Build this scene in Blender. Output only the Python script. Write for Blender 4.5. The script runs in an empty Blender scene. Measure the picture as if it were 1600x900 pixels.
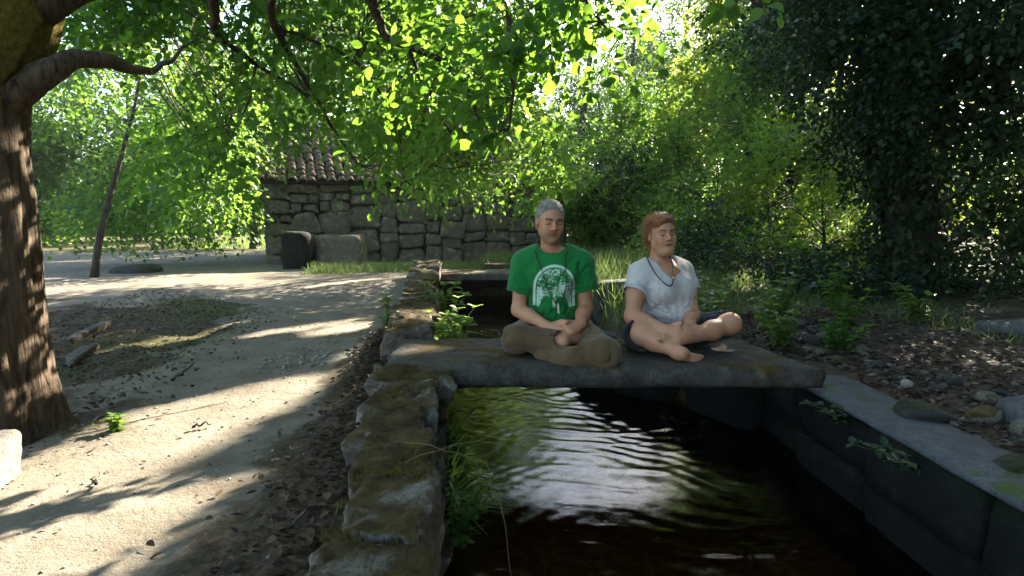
import bpy, math, random
import numpy as np
from mathutils import Vector

# ------------------------------------------------------------------ camera, sky, sun, exposure
SC = bpy.context.scene
COL = SC.collection
R = math.radians
CAM_Z, PITCH, FPX = 1.0, math.atan2(110, 1000), 1000.0
cam_data = bpy.data.cameras.new("camera")
cam_data.sensor_width = 36.0
cam_data.lens = 36.0 * FPX / 1600.0
cam_data.clip_start, cam_data.clip_end = 0.05, 2000.0
cam = bpy.data.objects.new("camera", cam_data)
COL.objects.link(cam)
cam.location = (0, 0, CAM_Z)
cam.rotation_euler = (R(90) - PITCH, 0, 0)
SC.camera = cam

SUN_AZ, SUN_EL = R(35), R(30)
SUN = np.array([math.sin(SUN_AZ) * math.cos(SUN_EL), math.cos(SUN_AZ) * math.cos(SUN_EL), math.sin(SUN_EL)])
world = bpy.data.worlds.new("World")
SC.world = world
world.use_nodes = True
wn = world.node_tree
bg = wn.nodes["Background"]
sky = wn.nodes.new("ShaderNodeTexSky")
sky.sky_type = 'NISHITA'
sky.sun_disc = False
sky.sun_elevation = SUN_EL
sky.sun_rotation = SUN_AZ
sky.dust_density = 1.5
warm = wn.nodes.new("ShaderNodeMix")               # white balance of the photograph
warm.data_type, warm.blend_type = 'RGBA', 'MULTIPLY'
warm.inputs[0].default_value = 1.0
warm.inputs[7].default_value = (1.0, 0.99, 0.98, 1)
wn.links.new(sky.outputs[0], warm.inputs[6])
wn.links.new(warm.outputs[2], bg.inputs[0])
bg.inputs[1].default_value = 0.068
sun_data = bpy.data.lights.new("sun", 'SUN')
sun_data.energy = 5.0
sun_data.angle = R(0.53)
sun_data.color = (1.0, 0.90, 0.75)
sun = bpy.data.objects.new("sun", sun_data)
COL.objects.link(sun)
sun.location = tuple(SUN * 60)
sun.rotation_euler = Vector(-SUN).to_track_quat('-Z', 'Y').to_euler()
SC.view_settings.view_transform = 'Standard'
SC.view_settings.look = 'None'
SC.view_settings.exposure = 3.3
SC.view_settings.gamma = 1.0
cy = SC.cycles
cy.max_bounces = 10
cy.diffuse_bounces = 4
cy.glossy_bounces = 4
cy.transmission_bounces = 6
cy.transparent_max_bounces = 12
cy.volume_bounces = 1
cy.sample_clamp_indirect = 6.0
cy.use_denoising = True
cy.caustics_reflective = False
cy.caustics_refractive = False

# ------------------------------------------------------------------ small helpers
_F = np.array([0, math.cos(PITCH), -math.sin(PITCH)])
_U = np.array([0, math.sin(PITCH), math.cos(PITCH)])
_C = np.array([0, 0, CAM_Z])


def ray(px, py):
    d = _F + (px - 800) / FPX * np.array([1.0, 0, 0]) + (450 - py) / FPX * _U
    return d


def at(px, py, Y):
    """world point seen at (px, py) at distance Y ahead"""
    d = ray(px, py)
    return _C + d * (Y / d[1])


def on(px, py, z):
    d = ray(px, py)
    return _C + d * ((z - CAM_Z) / d[2])


def rng(seed):
    return np.random.default_rng(seed)


def mesh_np(name, V, Fs, smooth=False, midx=None):
    V = np.asarray(V, np.float32)
    if not isinstance(Fs, (list, tuple)):
        Fs = [Fs]
    Fs = [np.asarray(f, np.int32) for f in Fs if len(f)]
    me = bpy.data.meshes.new(name)
    me.vertices.add(len(V))
    me.vertices.foreach_set("co", V.ravel())
    nl = sum(f.size for f in Fs)
    npoly = sum(len(f) for f in Fs)
    me.loops.add(nl)
    me.polygons.add(npoly)
    me.loops.foreach_set("vertex_index", np.concatenate([f.ravel() for f in Fs]))
    tot = np.concatenate([np.full(len(f), f.shape[1], np.int32) for f in Fs])
    start = np.concatenate([[0], np.cumsum(tot)[:-1]]).astype(np.int32)
    me.polygons.foreach_set("loop_start", start)
    me.polygons.foreach_set("loop_total", tot)
    if smooth:
        me.polygons.foreach_set("use_smooth", np.ones(npoly, bool))
    if midx is not None:
        me.polygons.foreach_set("material_index", np.asarray(midx, np.int32))
    me.update(calc_edges=True)
    return me


def set_attr(me, name, vals, dom='POINT'):
    vals = np.asarray(vals, np.float32)
    if vals.ndim == 1:
        a = me.attributes.new(name, 'FLOAT', dom)
        a.data.foreach_set("value", vals)
    else:
        a = me.attributes.new(name, 'FLOAT_VECTOR', dom)
        a.data.foreach_set("vector", vals.ravel())


def tag(o, label=None, cat=None, group=None, kind=None):
    if label:
        o["label"] = label
    if cat:
        o["category"] = cat
    if group:
        o["group"] = group
    if kind:
        o["kind"] = kind
    return o


def thing(name, loc, label, cat, group=None):
    o = bpy.data.objects.new(name, None)
    o.empty_display_size = 0.2
    COL.objects.link(o)
    o.location = tuple(float(v) for v in loc)
    return tag(o, label, cat, group)


def root_loc(o):
    p = np.zeros(3)
    while o is not None:
        p += np.array(o.location)
        o = o.parent
    return p


def obj(name, V, Fs, mats, parent=None, smooth=False, midx=None, loc=None, attrs=None):
    """one mesh object; V in world coordinates"""
    V = np.asarray(V, float)
    if len(V) == 0:
        return None
    o_par = root_loc(parent) if parent is not None else np.zeros(3)
    base = np.array(loc, float) if loc is not None else o_par
    me = mesh_np(name, V - base, Fs, smooth, midx)
    for m in (mats if isinstance(mats, (list, tuple)) else [mats]):
        me.materials.append(m)
    for k, v in (attrs or {}).items():
        set_attr(me, k, v)
    o = bpy.data.objects.new(name, me)
    COL.objects.link(o)
    o.parent = parent
    o.location = tuple(base - o_par)
    return o


def _hash(ix, iy, iz, seed):
    h = (ix.astype(np.int64) * 374761393 + iy.astype(np.int64) * 668265263 + iz.astype(np.int64) * 2147483647 + seed * 974634121) & 0xFFFFFFFF
    h = ((h ^ (h >> 13)) * 1274126177) & 0xFFFFFFFF
    return ((h ^ (h >> 16)) & 0xFFFF) / 65535.0


def vnoise(P, freq=1.0, seed=0):
    """value noise in -1..1"""
    P = np.asarray(P, float) * freq
    i = np.floor(P).astype(np.int64)
    f = P - i
    f = f * f * (3 - 2 * f)
    out = 0
    for dx in (0, 1):
        for dy in (0, 1):
            for dz in (0, 1):
                w = (f[..., 0] if dx else 1 - f[..., 0]) * (f[..., 1] if dy else 1 - f[..., 1]) * (f[..., 2] if dz else 1 - f[..., 2])
                out = out + w * _hash(i[..., 0] + dx, i[..., 1] + dy, i[..., 2] + dz, seed)
    return out * 2 - 1


def fbm(P, freq, seed=0, oct=3):
    s, a, t = 0, 1.0, 0
    for k in range(oct):
        s = s + a * vnoise(P, freq * 2 ** k, seed + 17 * k)
        t += a
        a *= 0.5
    return s / t


def n2(x, y, freq, seed=0, oct=2):
    return fbm(np.stack([x, y, np.zeros_like(x) + 0.37], -1), freq, seed, oct)


def sstep(a, b, x):
    t = np.clip((x - a) / (b - a), 0, 1)
    return t * t * (3 - 2 * t)


def tube(P, rad, seg=8, seed=None, rough=0.0, caps=True):
    """swept tube through points P with radii rad -> V, F(quads), caps as tris"""
    P = np.asarray(P, float)
    n = len(P)
    rad = np.broadcast_to(np.asarray(rad, float), (n,))
    T = np.gradient(P, axis=0)
    T /= np.linalg.norm(T, axis=1, keepdims=True) + 1e-9
    ref = np.array([0, 0, 1.0]) if abs(T[0, 2]) < 0.9 else np.array([1.0, 0, 0])
    N = np.zeros_like(P)
    v = np.cross(T[0], ref)
    N[0] = v / np.linalg.norm(v)
    for k in range(1, n):
        v = N[k - 1] - T[k] * np.dot(N[k - 1], T[k])
        N[k] = v / (np.linalg.norm(v) + 1e-9)
    B = np.cross(T, N)
    a = np.linspace(0, 2 * np.pi, seg, endpoint=False)
    ring = np.cos(a)[None, :, None] * N[:, None, :] + np.sin(a)[None, :, None] * B[:, None, :]
    rr = np.repeat(rad[:, None], seg, 1)
    if rough:
        base = P[:, None, :] + ring * rr[..., None]
        rr = rr * (1 + rough * fbm(base * np.array([1, 1, 0.25]), 3.0 / max(rad.max(), 0.02) * 0.35, seed or 0, 3))
    V = (P[:, None, :] + ring * rr[..., None]).reshape(-1, 3)
    i = np.arange(n - 1)[:, None] * seg
    j = np.arange(seg)[None, :]
    j2 = (j + 1) % seg
    Q = np.stack([i + j, i + j2, i + seg + j2, i + seg + j], -1).reshape(-1, 4)
    return V, Q


def smooth_path(P, n):
    P = np.asarray(P, float)
    t = np.linspace(0, len(P) - 1, n)
    k = np.clip(t.astype(int), 0, len(P) - 2)
    u = (t - k)[:, None]
    Pm = P[np.clip(k - 1, 0, None)]
    P0, P1 = P[k], P[k + 1]
    P2 = P[np.clip(k + 2, None, len(P) - 1)]
    return 0.5 * (2 * P0 + (P1 - Pm) * u + (2 * Pm - 5 * P0 + 4 * P1 - P2) * u ** 2 + (3 * P0 - Pm - 3 * P1 + P2) * u ** 3)


class Acc:
    """accumulates geometry that ends up as one mesh object"""

    def __init__(self):
        self.V, self.F, self.A, self.n = [], {}, {}, 0

    def add(self, V, *Fs, **attrs):
        V = np.asarray(V, float)
        for f in Fs:
            f = np.asarray(f)
            if len(f):
                self.F.setdefault(f.shape[1], []).append(f + self.n)
        self.V.append(V)
        for k, v in attrs.items():
            self.A.setdefault(k, []).append(np.broadcast_to(np.asarray(v, float), (len(V),)))
        self.n += len(V)

    def build(self, name, mats, parent=None, smooth=False, loc=None):
        if not self.V:
            return None
        V = np.concatenate(self.V)
        Fs = [np.concatenate(v) for v in self.F.values()]
        return obj(name, V, Fs, mats, parent, smooth, None, loc, {k: np.concatenate(v) for k, v in self.A.items()})


# ------------------------------------------------------------------ materials
class NT:
    def __init__(self, name):
        self.m = bpy.data.materials.new(name)
        self.m.use_nodes = True
        self.t = self.m.node_tree
        self.b = self.t.nodes["Principled BSDF"]
        self.out = self.t.nodes["Material Output"]
        g = self.t.nodes.new("ShaderNodeNewGeometry")
        self.pos, self.nor = g.outputs["Position"], g.outputs["Normal"]

    def n(self, typ, ins=None, **props):
        nd = self.t.nodes.new(typ)
        for k, v in props.items():
            setattr(nd, k, v)
        for k, v in (ins or {}).items():
            if isinstance(v, bpy.types.NodeSocket):
                self.t.links.new(v, nd.inputs[k])
            else:
                nd.inputs[k].default_value = v
        return nd

    def noise(self, scale, detail=4, rough=0.6, vec=None, dist=0.0):
        return self.n("ShaderNodeTexNoise", {"Vector": vec or self.pos, "Scale": scale, "Detail": detail, "Roughness": rough, "Distortion": dist}).outputs["Fac"]

    def ramp(self, fac, stops):
        r = self.n("ShaderNodeValToRGB", {"Fac": fac})
        el = r.color_ramp.elements
        while len(el) < len(stops):
            el.new(0.5)
        for e, (p, c) in zip(el, stops):
            e.position = p
            e.color = (*c, 1) if len(c) == 3 else c
        return r.outputs["Color"]

    def step(self, v, a, b):
        return self.n("ShaderNodeMapRange", {0: v, 1: a, 2: b, 3: 0.0, 4: 1.0}, interpolation_type='SMOOTHSTEP').outputs[0]

    def mix(self, f, a, b, mode='MIX'):
        nd = self.n("ShaderNodeMix", data_type='RGBA', blend_type=mode)
        for k, v in ((0, f), (6, a), (7, b)):
            if isinstance(v, bpy.types.NodeSocket):
                self.t.links.new(v, nd.inputs[k])
            else:
                nd.inputs[k].default_value = v if k == 0 else (*v, 1)
        return nd.outputs[2]

    def math(self, op, a, b=0.0, c=0.0):
        return self.n("ShaderNodeMath", {0: a, 1: b, 2: c}, operation=op).outputs[0]

    def attr(self, name, out="Fac"):
        return self.n("ShaderNodeAttribute", attribute_name=name).outputs[out]

    def bump(self, h, strength=0.5, dist=0.02):
        return self.n("ShaderNodeBump", {"Height": h, "Strength": strength, "Distance": dist}).outputs[0]

    def set(self, **kw):
        names = {"color": "Base Color", "rough": "Roughness", "normal": "Normal", "spec": "Specular IOR Level", "sheen": "Sheen Weight"}
        for k, v in kw.items():
            s = self.b.inputs[names[k]]
            if isinstance(v, bpy.types.NodeSocket):
                self.t.links.new(v, s)
            else:
                s.default_value = (*v, 1) if k == "color" else v
        return self.m


def leaf_mat(name, dark, light, trans, tfac=0.42, rough=0.42, spec=0.4):
    """leaf blade: tinted per leaf by the attribute 'tint', light passes through it"""
    k = NT(name)
    t = k.attr("tint")
    c = k.ramp(t, [(0.0, dark), (1.0, light)])
    ct = k.mix(t, tuple(0.8 * v for v in trans), trans)
    k.set(color=c, rough=rough, spec=spec)
    tr = k.n("ShaderNodeBsdfTranslucent", {"Color": ct})
    mx = k.n("ShaderNodeMixShader", {0: tfac, 1: k.b.outputs[0], 2: tr.outputs[0]})
    k.t.links.new(mx.outputs[0], k.out.inputs["Surface"])
    return k.m


def stone_mat(name, c0, c1, c2, moss=None, moss_amt=0.5, scale=9.0, bump=0.7, lichen=True):
    k = NT(name)
    c = k.ramp(k.noise(scale, 6, 0.7), [(0.25, c0), (0.5, c1), (0.75, c2)])
    sp = k.noise(scale * 9, 3, 0.7)
    c = k.mix(k.step(sp, 0.5, 0.72), c, tuple(v * 0.45 for v in c0))
    if lichen:
        c = k.mix(k.math('MULTIPLY', k.step(k.noise(scale * 0.55, 3, 0.6), 0.58, 0.66), 0.55), c, tuple(min(0.6, v * 1.5) for v in c2))
    h = k.math('ADD', k.noise(scale * 1.5, 6, 0.75), k.math('MULTIPLY', sp, 0.35))
    if moss:
        sep = k.n("ShaderNodeSeparateXYZ", {0: k.nor}).outputs[2]
        mn = k.math('ADD', k.noise(3.4, 5, 0.65), k.math('MULTIPLY', sep, 0.16))
        f = k.step(mn, 0.66 - 0.22 * moss_amt, 0.76 - 0.22 * moss_amt)
        mc = k.ramp(k.noise(14, 5, 0.7), [(0.3, moss[0]), (0.55, moss[1]), (0.8, moss[2])])
        c = k.mix(f, c, mc)
        h = k.math('ADD', h, k.math('MULTIPLY', k.math('MULTIPLY', f, k.noise(90, 4, 0.8)), 1.2))
    return k.set(color=c, rough=0.9, spec=0.25, normal=k.bump(h, bump, 0.02))


MOSS = ((0.028, 0.019, 0.006), (0.085, 0.056, 0.013), (0.15, 0.12, 0.02))
M = {}
M["granite"] = stone_mat("granite", (0.065, 0.055, 0.042), (0.12, 0.105, 0.083), (0.20, 0.18, 0.15), MOSS, 0.1, 9, 1.0)
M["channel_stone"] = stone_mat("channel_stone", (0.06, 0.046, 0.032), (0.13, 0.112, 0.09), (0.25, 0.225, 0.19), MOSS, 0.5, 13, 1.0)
M["slab"] = stone_mat("slab_stone", (0.030, 0.025, 0.020), (0.066, 0.057, 0.046), (0.13, 0.115, 0.095), MOSS, 0.02, 14, 0.9, False)
M["kerb"] = stone_mat("kerb_stone", (0.05, 0.051, 0.054), (0.078, 0.080, 0.084), (0.12, 0.122, 0.126), ((.03, .05, .01), (.06, .09, .015), (.1, .13, .02)), -0.25, 9, 0.5, False)
M["boulder"] = stone_mat("boulder_stone", (0.07, 0.06, 0.045), (0.12, 0.105, 0.08), (0.18, 0.16, 0.12), MOSS, 0.3)
M["dark_stone"] = stone_mat("dark_stone", (0.02, 0.018, 0.016), (0.04, 0.037, 0.033), (0.075, 0.07, 0.062), ((.01, .012, .005), (.03, .035, .01), (.05, .06, .015)), 0.3)
M["pale_stone"] = stone_mat("pale_stone", (0.10, 0.095, 0.08), (0.19, 0.18, 0.155), (0.30, 0.285, 0.255), None, 0, 14, 1.0)
M["pebble"] = stone_mat("pebble_stone", (0.16, 0.14, 0.11), (0.26, 0.235, 0.19), (0.36, 0.33, 0.28), None, 0, 12)
M["shade_stone"] = stone_mat("shade_stone", (0.003, 0.003, 0.0025), (0.007, 0.0065, 0.0055), (0.014, 0.013, 0.011), ((.005, .008, .003), (.012, .02, .006), (.02, .03, .01)), 0.3)  # near-black tone is painted shade, for the side wall and one boulder
M["mortar"] = stone_mat("mortar", (0.02, 0.018, 0.015), (0.035, 0.03, 0.025), (0.055, 0.05, 0.04), None, 0, 6, 0.6, False)
M["tile"] = stone_mat("roof_tile", (0.075, 0.05, 0.036), (0.125, 0.085, 0.06), (0.18, 0.135, 0.10), ((.03, .03, .02), (.07, .065, .04), (.12, .11, .08)), 0.0, 6, 0.5)


def bark_mat(name, c0, c1, moss=None):
    k = NT(name)
    st = k.n("ShaderNodeMapping", {"Vector": k.pos, "Scale": (1, 1, 0.14)}).outputs[0]
    a = k.noise(34, 5, 0.65, st, 0.6)
    c = k.ramp(a, [(0.32, c0), (0.56, c1), (0.78, tuple(v * 1.45 for v in c1))])
    h = k.math('ADD', a, k.math('MULTIPLY', k.noise(60, 4), 0.25))
    if moss:
        f = k.attr("moss")
        f = k.math('MULTIPLY', f, k.step(k.math('ADD', k.noise(7, 5, 0.7), k.math('MULTIPLY', f, 0.2)), 0.48, 0.60))
        c = k.mix(f, c, k.ramp(k.noise(30, 4, 0.7), [(0.3, moss[0]), (0.55, moss[1]), (0.8, moss[2])]))
        h = k.math('ADD', h, k.math('MULTIPLY', f, k.noise(120, 3, 0.8)))
    return k.set(color=c, rough=0.92, spec=0.2, normal=k.bump(h, 0.9, 0.02))


M["bark"] = bark_mat("walnut_bark", (0.018, 0.012, 0.008), (0.092, 0.066, 0.043), ((0.06, 0.05, 0.008), (0.17, 0.14, 0.018), (0.26, 0.22, 0.03)))
M["dark_bark"] = bark_mat("dark_bark", (0.016, 0.013, 0.010), (0.05, 0.042, 0.033))
M["dry_wood"] = bark_mat("dry_wood", (0.035, 0.029, 0.023), (0.12, 0.10, 0.08))
M["twig"] = bark_mat("twig_wood", (0.03, 0.024, 0.018), (0.07, 0.058, 0.042))

M["leaf_walnut"] = leaf_mat("walnut_leaf", (0.018, 0.068, 0.010), (0.050, 0.135, 0.018), (0.21, 0.42, 0.035), 0.46, 0.5, 0.3)
M["leaf_green"] = leaf_mat("green_leaf", (0.014, 0.052, 0.010), (0.042, 0.11, 0.02), (0.25, 0.45, 0.045), 0.48, 0.55, 0.25)
M["leaf_yellow"] = leaf_mat("yellow_green_leaf", (0.03, 0.075, 0.012), (0.075, 0.135, 0.02), (0.38, 0.50, 0.05), 0.5, 0.55, 0.25)
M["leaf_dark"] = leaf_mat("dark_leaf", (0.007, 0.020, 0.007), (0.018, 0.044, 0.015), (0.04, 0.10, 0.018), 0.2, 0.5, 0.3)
M["leaf_far"] = leaf_mat("far_leaf", (0.025, 0.06, 0.022), (0.06, 0.11, 0.04), (0.17, 0.30, 0.07), 0.42, 0.6, 0.25)
M["grass"] = leaf_mat("grass_blade", (0.05, 0.085, 0.022), (0.12, 0.16, 0.05), (0.22, 0.32, 0.08), 0.4, 0.5, 0.3)
M["dry_grass"] = leaf_mat("dry_grass_blade", (0.12, 0.09, 0.035), (0.26, 0.21, 0.09), (0.26, 0.2, 0.07), 0.3, 0.6, 0.2)
M["weed"] = leaf_mat("weed_leaf", (0.04, 0.10, 0.016), (0.11, 0.19, 0.03), (0.30, 0.44, 0.06), 0.42)
M["litter"] = leaf_mat("dead_leaf", (0.018, 0.011, 0.007), (0.10, 0.062, 0.036), (0.10, 0.05, 0.02), 0.12, 0.7, 0.2)
M["litter_grey"] = leaf_mat("grey_dead_leaf", (0.035, 0.03, 0.026), (0.17, 0.15, 0.125), (0.12, 0.10, 0.07), 0.12, 0.6, 0.3)
M["moss_tuft"] = leaf_mat("moss_tuft", (0.035, 0.026, 0.006), (0.11, 0.085, 0.016), (0.20, 0.15, 0.02), 0.3, 0.8, 0.1)

# ------------------------------------------------------------------ leaves
T_LO = (np.array([[0, 0, 0], [0.34, 0.45, 0.09], [0, 1, -0.04], [-0.34, 0.45, 0.09]]), np.array([[0, 1, 2], [0, 2, 3]]))
T_HI = (np.array([[0, 0, 0], [0, 0.33, -0.02], [0, 0.68, -0.03], [0, 1, -0.12], [0.22, 0.16, 0.06], [0.33, 0.45, 0.09], [0.22, 0.78, 0.03],
                  [-0.22, 0.16, 0.06], [-0.33, 0.45, 0.09], [-0.22, 0.78, 0.03]]),
        np.array([[0, 4, 1], [1, 4, 5], [1, 5, 2], [2, 5, 6], [2, 6, 3], [0, 1, 7], [1, 8, 7], [1, 2, 8], [2, 9, 8], [2, 3, 9]]))
T_IVY = (np.array([[0, 0, 0], [0.42, 0.12, 0.05], [0.28, 0.5, 0.07], [0, 1, -0.05], [-0.28, 0.5, 0.07], [-0.42, 0.12, 0.05]]),
         np.array([[0, 1, 2], [0, 2, 3], [0, 3, 4], [0, 4, 5]]))
T_BLADE = (np.array([[-0.5, 0, 0], [0.5, 0, 0], [0.32, 0.5, 0.10], [-0.32, 0.5, 0.10], [0, 1, 0.34]]), np.array([[0, 1, 2], [0, 2, 3], [3, 2, 4]]))


def unit(v):
    return v / (np.linalg.norm(v, axis=-1, keepdims=True) + 1e-9)


def leaves(P, D, N, S, tmpl=T_LO, W=None):
    """many leaves: base points P, directions D, face normals N, lengths S (and widths W) -> V, F"""
    D = unit(D)
    X = unit(np.cross(D, N))
    Z = np.cross(X, D)
    t, f = tmpl
    S = np.asarray(S, float)[:, None, None]
    W = S if W is None else np.asarray(W, float)[:, None, None]
    V = P[:, None, :] + X[:, None, :] * t[None, :, :1] * W + D[:, None, :] * t[None, :, 1:2] * S + Z[:, None, :] * t[None, :, 2:] * S
    k = len(t)
    Fc = (np.arange(len(P)) * k)[:, None, None] + f[None]
    return V.reshape(-1, 3), Fc.reshape(-1, f.shape[1])


def add_leaves(acc, P, D, N, S, tmpl=T_LO, tint=None, W=None, r=None):
    if len(P) == 0:
        return
    V, Fc = leaves(P, D, N, S, tmpl, W)
    if tint is None:
        tint = (r or rng(1)).random(len(P))
    acc.add(V, Fc, tint=np.repeat(tint, len(tmpl[0])))


LIT = []      # openings in the canopy: (ground x, ground y, radius x, radius y) of the sun flecks below them


def in_sun(P, ragged=0.12, r=None):
    """True where a point lies in one of the openings through which the sun reaches the ground"""
    g = P[:, :2] - SUN[None, :2] * (P[:, 2:3] / SUN[2])
    if r is not None:
        g = g + r.normal(0, ragged, g.shape)
    out = np.zeros(len(P), bool)
    for (x, y, rx, ry, a) in LIT:
        dx, dy = g[:, 0] - x, g[:, 1] - y
        u, v = dx * math.cos(a) + dy * math.sin(a), -dx * math.sin(a) + dy * math.cos(a)
        out |= (u / rx) ** 2 + (v / ry) ** 2 < 1
    return out


def twigs(r, clumps, n_leaf, size, twig_len=0.35, droop=0.25, shell=0.45, gaps=True, flat=0.5):
    """leafy twigs through ellipsoid clumps (x, y, z, rx, ry, rz, twigs) -> leaf arrays"""
    C, Rd = [], []
    for c in clumps:
        m = int(c[6])
        C.append(np.repeat([c[:3]], m, 0))
        Rd.append(np.repeat([c[3:6]], m, 0))
    C, Rd = np.concatenate(C), np.concatenate(Rd)
    u = unit(r.normal(size=C.shape))
    rad = (shell + (1 - shell) * r.random(len(C)) ** 0.6)[:, None]
    rad = np.where(r.random((len(C), 1)) < 0.25, r.random((len(C), 1)), rad)
    S0 = C + u * Rd * rad
    n = len(S0)
    D = unit(u * 0.6 + r.normal(0, 0.6, (n, 3)) + np.array([0, 0, -droop]))
    L = twig_len * (0.6 + 0.8 * r.random(n))
    t = np.linspace(0.15, 1.0, n_leaf)
    side = np.where(np.arange(n_leaf) % 2, 1.0, -1.0)
    side[-1] = 0
    up = unit(np.array([0, 0, 1.0]) + r.normal(0, flat, (n, 3)))
    X = unit(np.cross(D, up))
    P = S0[:, None] + D[:, None] * (L[:, None] * t)[..., None]
    P[..., 2] -= (t ** 2 * 0.3)[None] * L[:, None]
    LD = D[:, None] * 0.55 + X[:, None] * side[None, :, None] * 0.85 + r.normal(0, 0.25, (n, n_leaf, 3))
    LD[..., 2] -= 0.25
    LN = np.repeat(up[:, None], n_leaf, 1) + r.normal(0, 0.35, (n, n_leaf, 3))
    S = size * (0.6 + 0.7 * r.random((n, n_leaf)))
    base_t = np.clip(r.normal(0.5, 0.22, n), 0, 1)
    ti = np.clip(base_t[:, None] + r.normal(0, 0.15, (n, n_leaf)), 0, 1)
    out_ = [P.reshape(-1, 3), LD.reshape(-1, 3), LN.reshape(-1, 3), S.reshape(-1), ti.reshape(-1)]
    keep = np.ones(len(out_[0]), bool)
    if gaps:
        for t_ in (0.0, 0.5, 1.0):                   # no part of a leaf hangs in an opening
            keep &= ~in_sun(out_[0] + unit(out_[1]) * (out_[3] * t_)[:, None], 0.02, r)
    Q = out_[0]                     # the clearing above the stream, open to the sky
    yy_ = np.maximum(Q[:, 1], 1.0)
    e_ = ((Q[:, 0] / yy_ - 0.14) / 0.17) ** 2 + (((Q[:, 2] + 1.7) / yy_ - 0.60) / 0.24) ** 2
    keep &= ~((Q[:, 1] > 9) & (e_ < 1 + r.normal(0, .15, len(Q))) & (r.random(len(Q)) < np.where(Q[:, 1] > 21.5, 0.35, 0.95)))
    return (*[a_[keep] for a_ in out_], (S0, D, L))


def limb_path(r, a, b, n=8, sag=0.12, wob=0.06):
    a, b = np.asarray(a, float), np.asarray(b, float)
    t = np.linspace(0, 1, n)[:, None]
    d = np.linalg.norm(b - a)
    P = a + (b - a) * t
    P[:, 2] += (np.sin(np.pi * t[:, 0]) * sag * d)
    w = r.normal(0, wob * d * 0.5, (n, 3))
    w[0] = 0
    P += w * np.sin(np.pi * np.minimum(t, 0.95))
    return P


def make_tree(name, label, cat, base, trunk, r0, clumps, leaf, size, seed, bark="dark_bark", n_leaf=7, twig_len=0.4, group=None, tmpl=T_LO, limbs=True, gaps=True, droop=0.25, flat=0.5, shell=0.45):
    """trunk: list of points above base (world); one mesh for the wood of the trunk, one for the limbs, one for the crown"""
    r = rng(seed)
    root = thing(name, base, label, cat, group)
    P = smooth_path([base] + list(trunk), 14)
    rad = r0 * (1 - 0.8 * np.linspace(0, 1, 14) ** 0.9)
    rad[0] *= 1.25
    V, Q = tube(P, rad, 10, seed, 0.18)
    obj("trunk", V, Q, M[bark], root, True, attrs={"moss": np.zeros(len(V))})
    if limbs:
        acc = Acc()
        for c in clumps[::max(1, len(clumps) // 26)]:
            tz = np.clip((c[2] - 0.35 * abs(c[0] - base[0]) - base[2]) / max(P[-1, 2] - base[2], .1), 0.25, 0.97)
            a = P[int(tz * 13)]
            b = np.array(c[:3])
            d = np.linalg.norm(b - a)
            rr = min(r0 * 0.4, 0.010 + 0.010 * d)
            lp = limb_path(r, a, b, 8)
            V, Q = tube(lp, np.linspace(rr, rr * 0.25, 8), 5)
            acc.add(V, Q)
            for k in range(4):
                e = b + unit(r.normal(size=3)) * np.array(c[3:6]) * 0.9
                sp = lp[r.integers(3, 8)]
                V, Q = tube(limb_path(r, sp, e, 5), np.linspace(rr * 0.35, 0.004, 5), 4)
                acc.add(V, Q)
        acc.build("limbs", M["twig"] if bark == "bark" else M[bark], root, True)["kind"] = "stuff"
    LP, LD, LN, LS, LT, _ = twigs(r, clumps, n_leaf, size, twig_len, droop, shell, gaps, flat)
    acc = Acc()
    add_leaves(acc, LP, LD, LN, LS, tmpl, LT)
    acc.build("crown", M[leaf], root)["kind"] = "stuff"
    return root


def blob(px, py, Y, rx, ry, rz, n):
    p = at(px, py, Y)
    return (p[0], p[1], p[2], rx, ry, rz, n)
# ------------------------------------------------------------------ terrain
WATER_Z = -0.35
WY = np.array([-4, 1, 1.34, 3.19, 5, 7.5, 10.4, 11.4])
WX = np.array([-0.10, -0.28, -0.31, -0.5, -0.78, -1.1, -1.4, -1.5])
RY = np.array([-4, 4.05, 4.6, 5.1, 7, 11.4])
RX = np.array([1.74, 1.74, 1.30, 0.90, 0.62, 0.40])
PY_, PX_ = np.array([-4, 2.6, 4.0, 7.0, 9.0]), np.array([-1.9, -2.0, -2.2, -2.7, -5.0])


def wall_x(y):
    return np.interp(y, WY, WX)


def right_x(y):
    return np.interp(y, RY, RX)


def height(x, y):
    x, y = np.broadcast_arrays(np.asarray(x, float), np.asarray(y, float))
    wx, rx = wall_x(y), right_x(y)
    px = np.interp(y, PY_, PX_)
    big = n2(x, y, 0.35, 3) * 0.04 * sstep(2, 9, np.hypot(x, y))
    lumps = n2(x, y, 3.2, 5, 3) * 0.016
    hollow = sstep(0, -0.35, x - px) * sstep(8.5, 6.0, y)
    zl = lumps + big - 0.07 * hollow + hollow * n2(x, y, 2.6, 8, 4) * 0.08
    zl = zl + (0.10 + 0.04 * n2(x, y, 2.5, 61)) * sstep(0.60, 0.16, wx - x) * sstep(6.5, 4.5, y)
    zl = zl + n2(x, y, 9, 21, 3) * 0.011
    zr = 0.11 + 0.05 * np.clip(x - 1.9, 0, 6) + n2(x, y, 2.4, 11, 3) * 0.035 + 0.06 * sstep(4, 7, y) + 0.25 * sstep(7, 16, x)
    side = sstep(-0.06, 0.06, x - (wx + rx) / 2)
    z = zl * (1 - side) + zr * side
    soft = np.where(y > 4.1, 0.12, 0.05)
    ch = sstep(wx - 0.05, wx + 0.05, x) * sstep(rx + soft, rx - soft, x) * sstep(11.15, 10.95, y)
    far = sstep(24, 60, y)
    z = z * (1 - far) + (0.0 + 0.004 * (y - 24)) * far + 2.5 * sstep(60, 300, np.hypot(x, y))
    return z * (1 - ch) + (-0.62 + n2(x, y, 4, 31, 3) * 0.05) * ch


def grow(a, b, step0, ratio, lim):
    out = [a]
    s = step0
    while out[-1] < b:
        out.append(out[-1] + s)
        s = min(s * ratio, lim)
    return out


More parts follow.
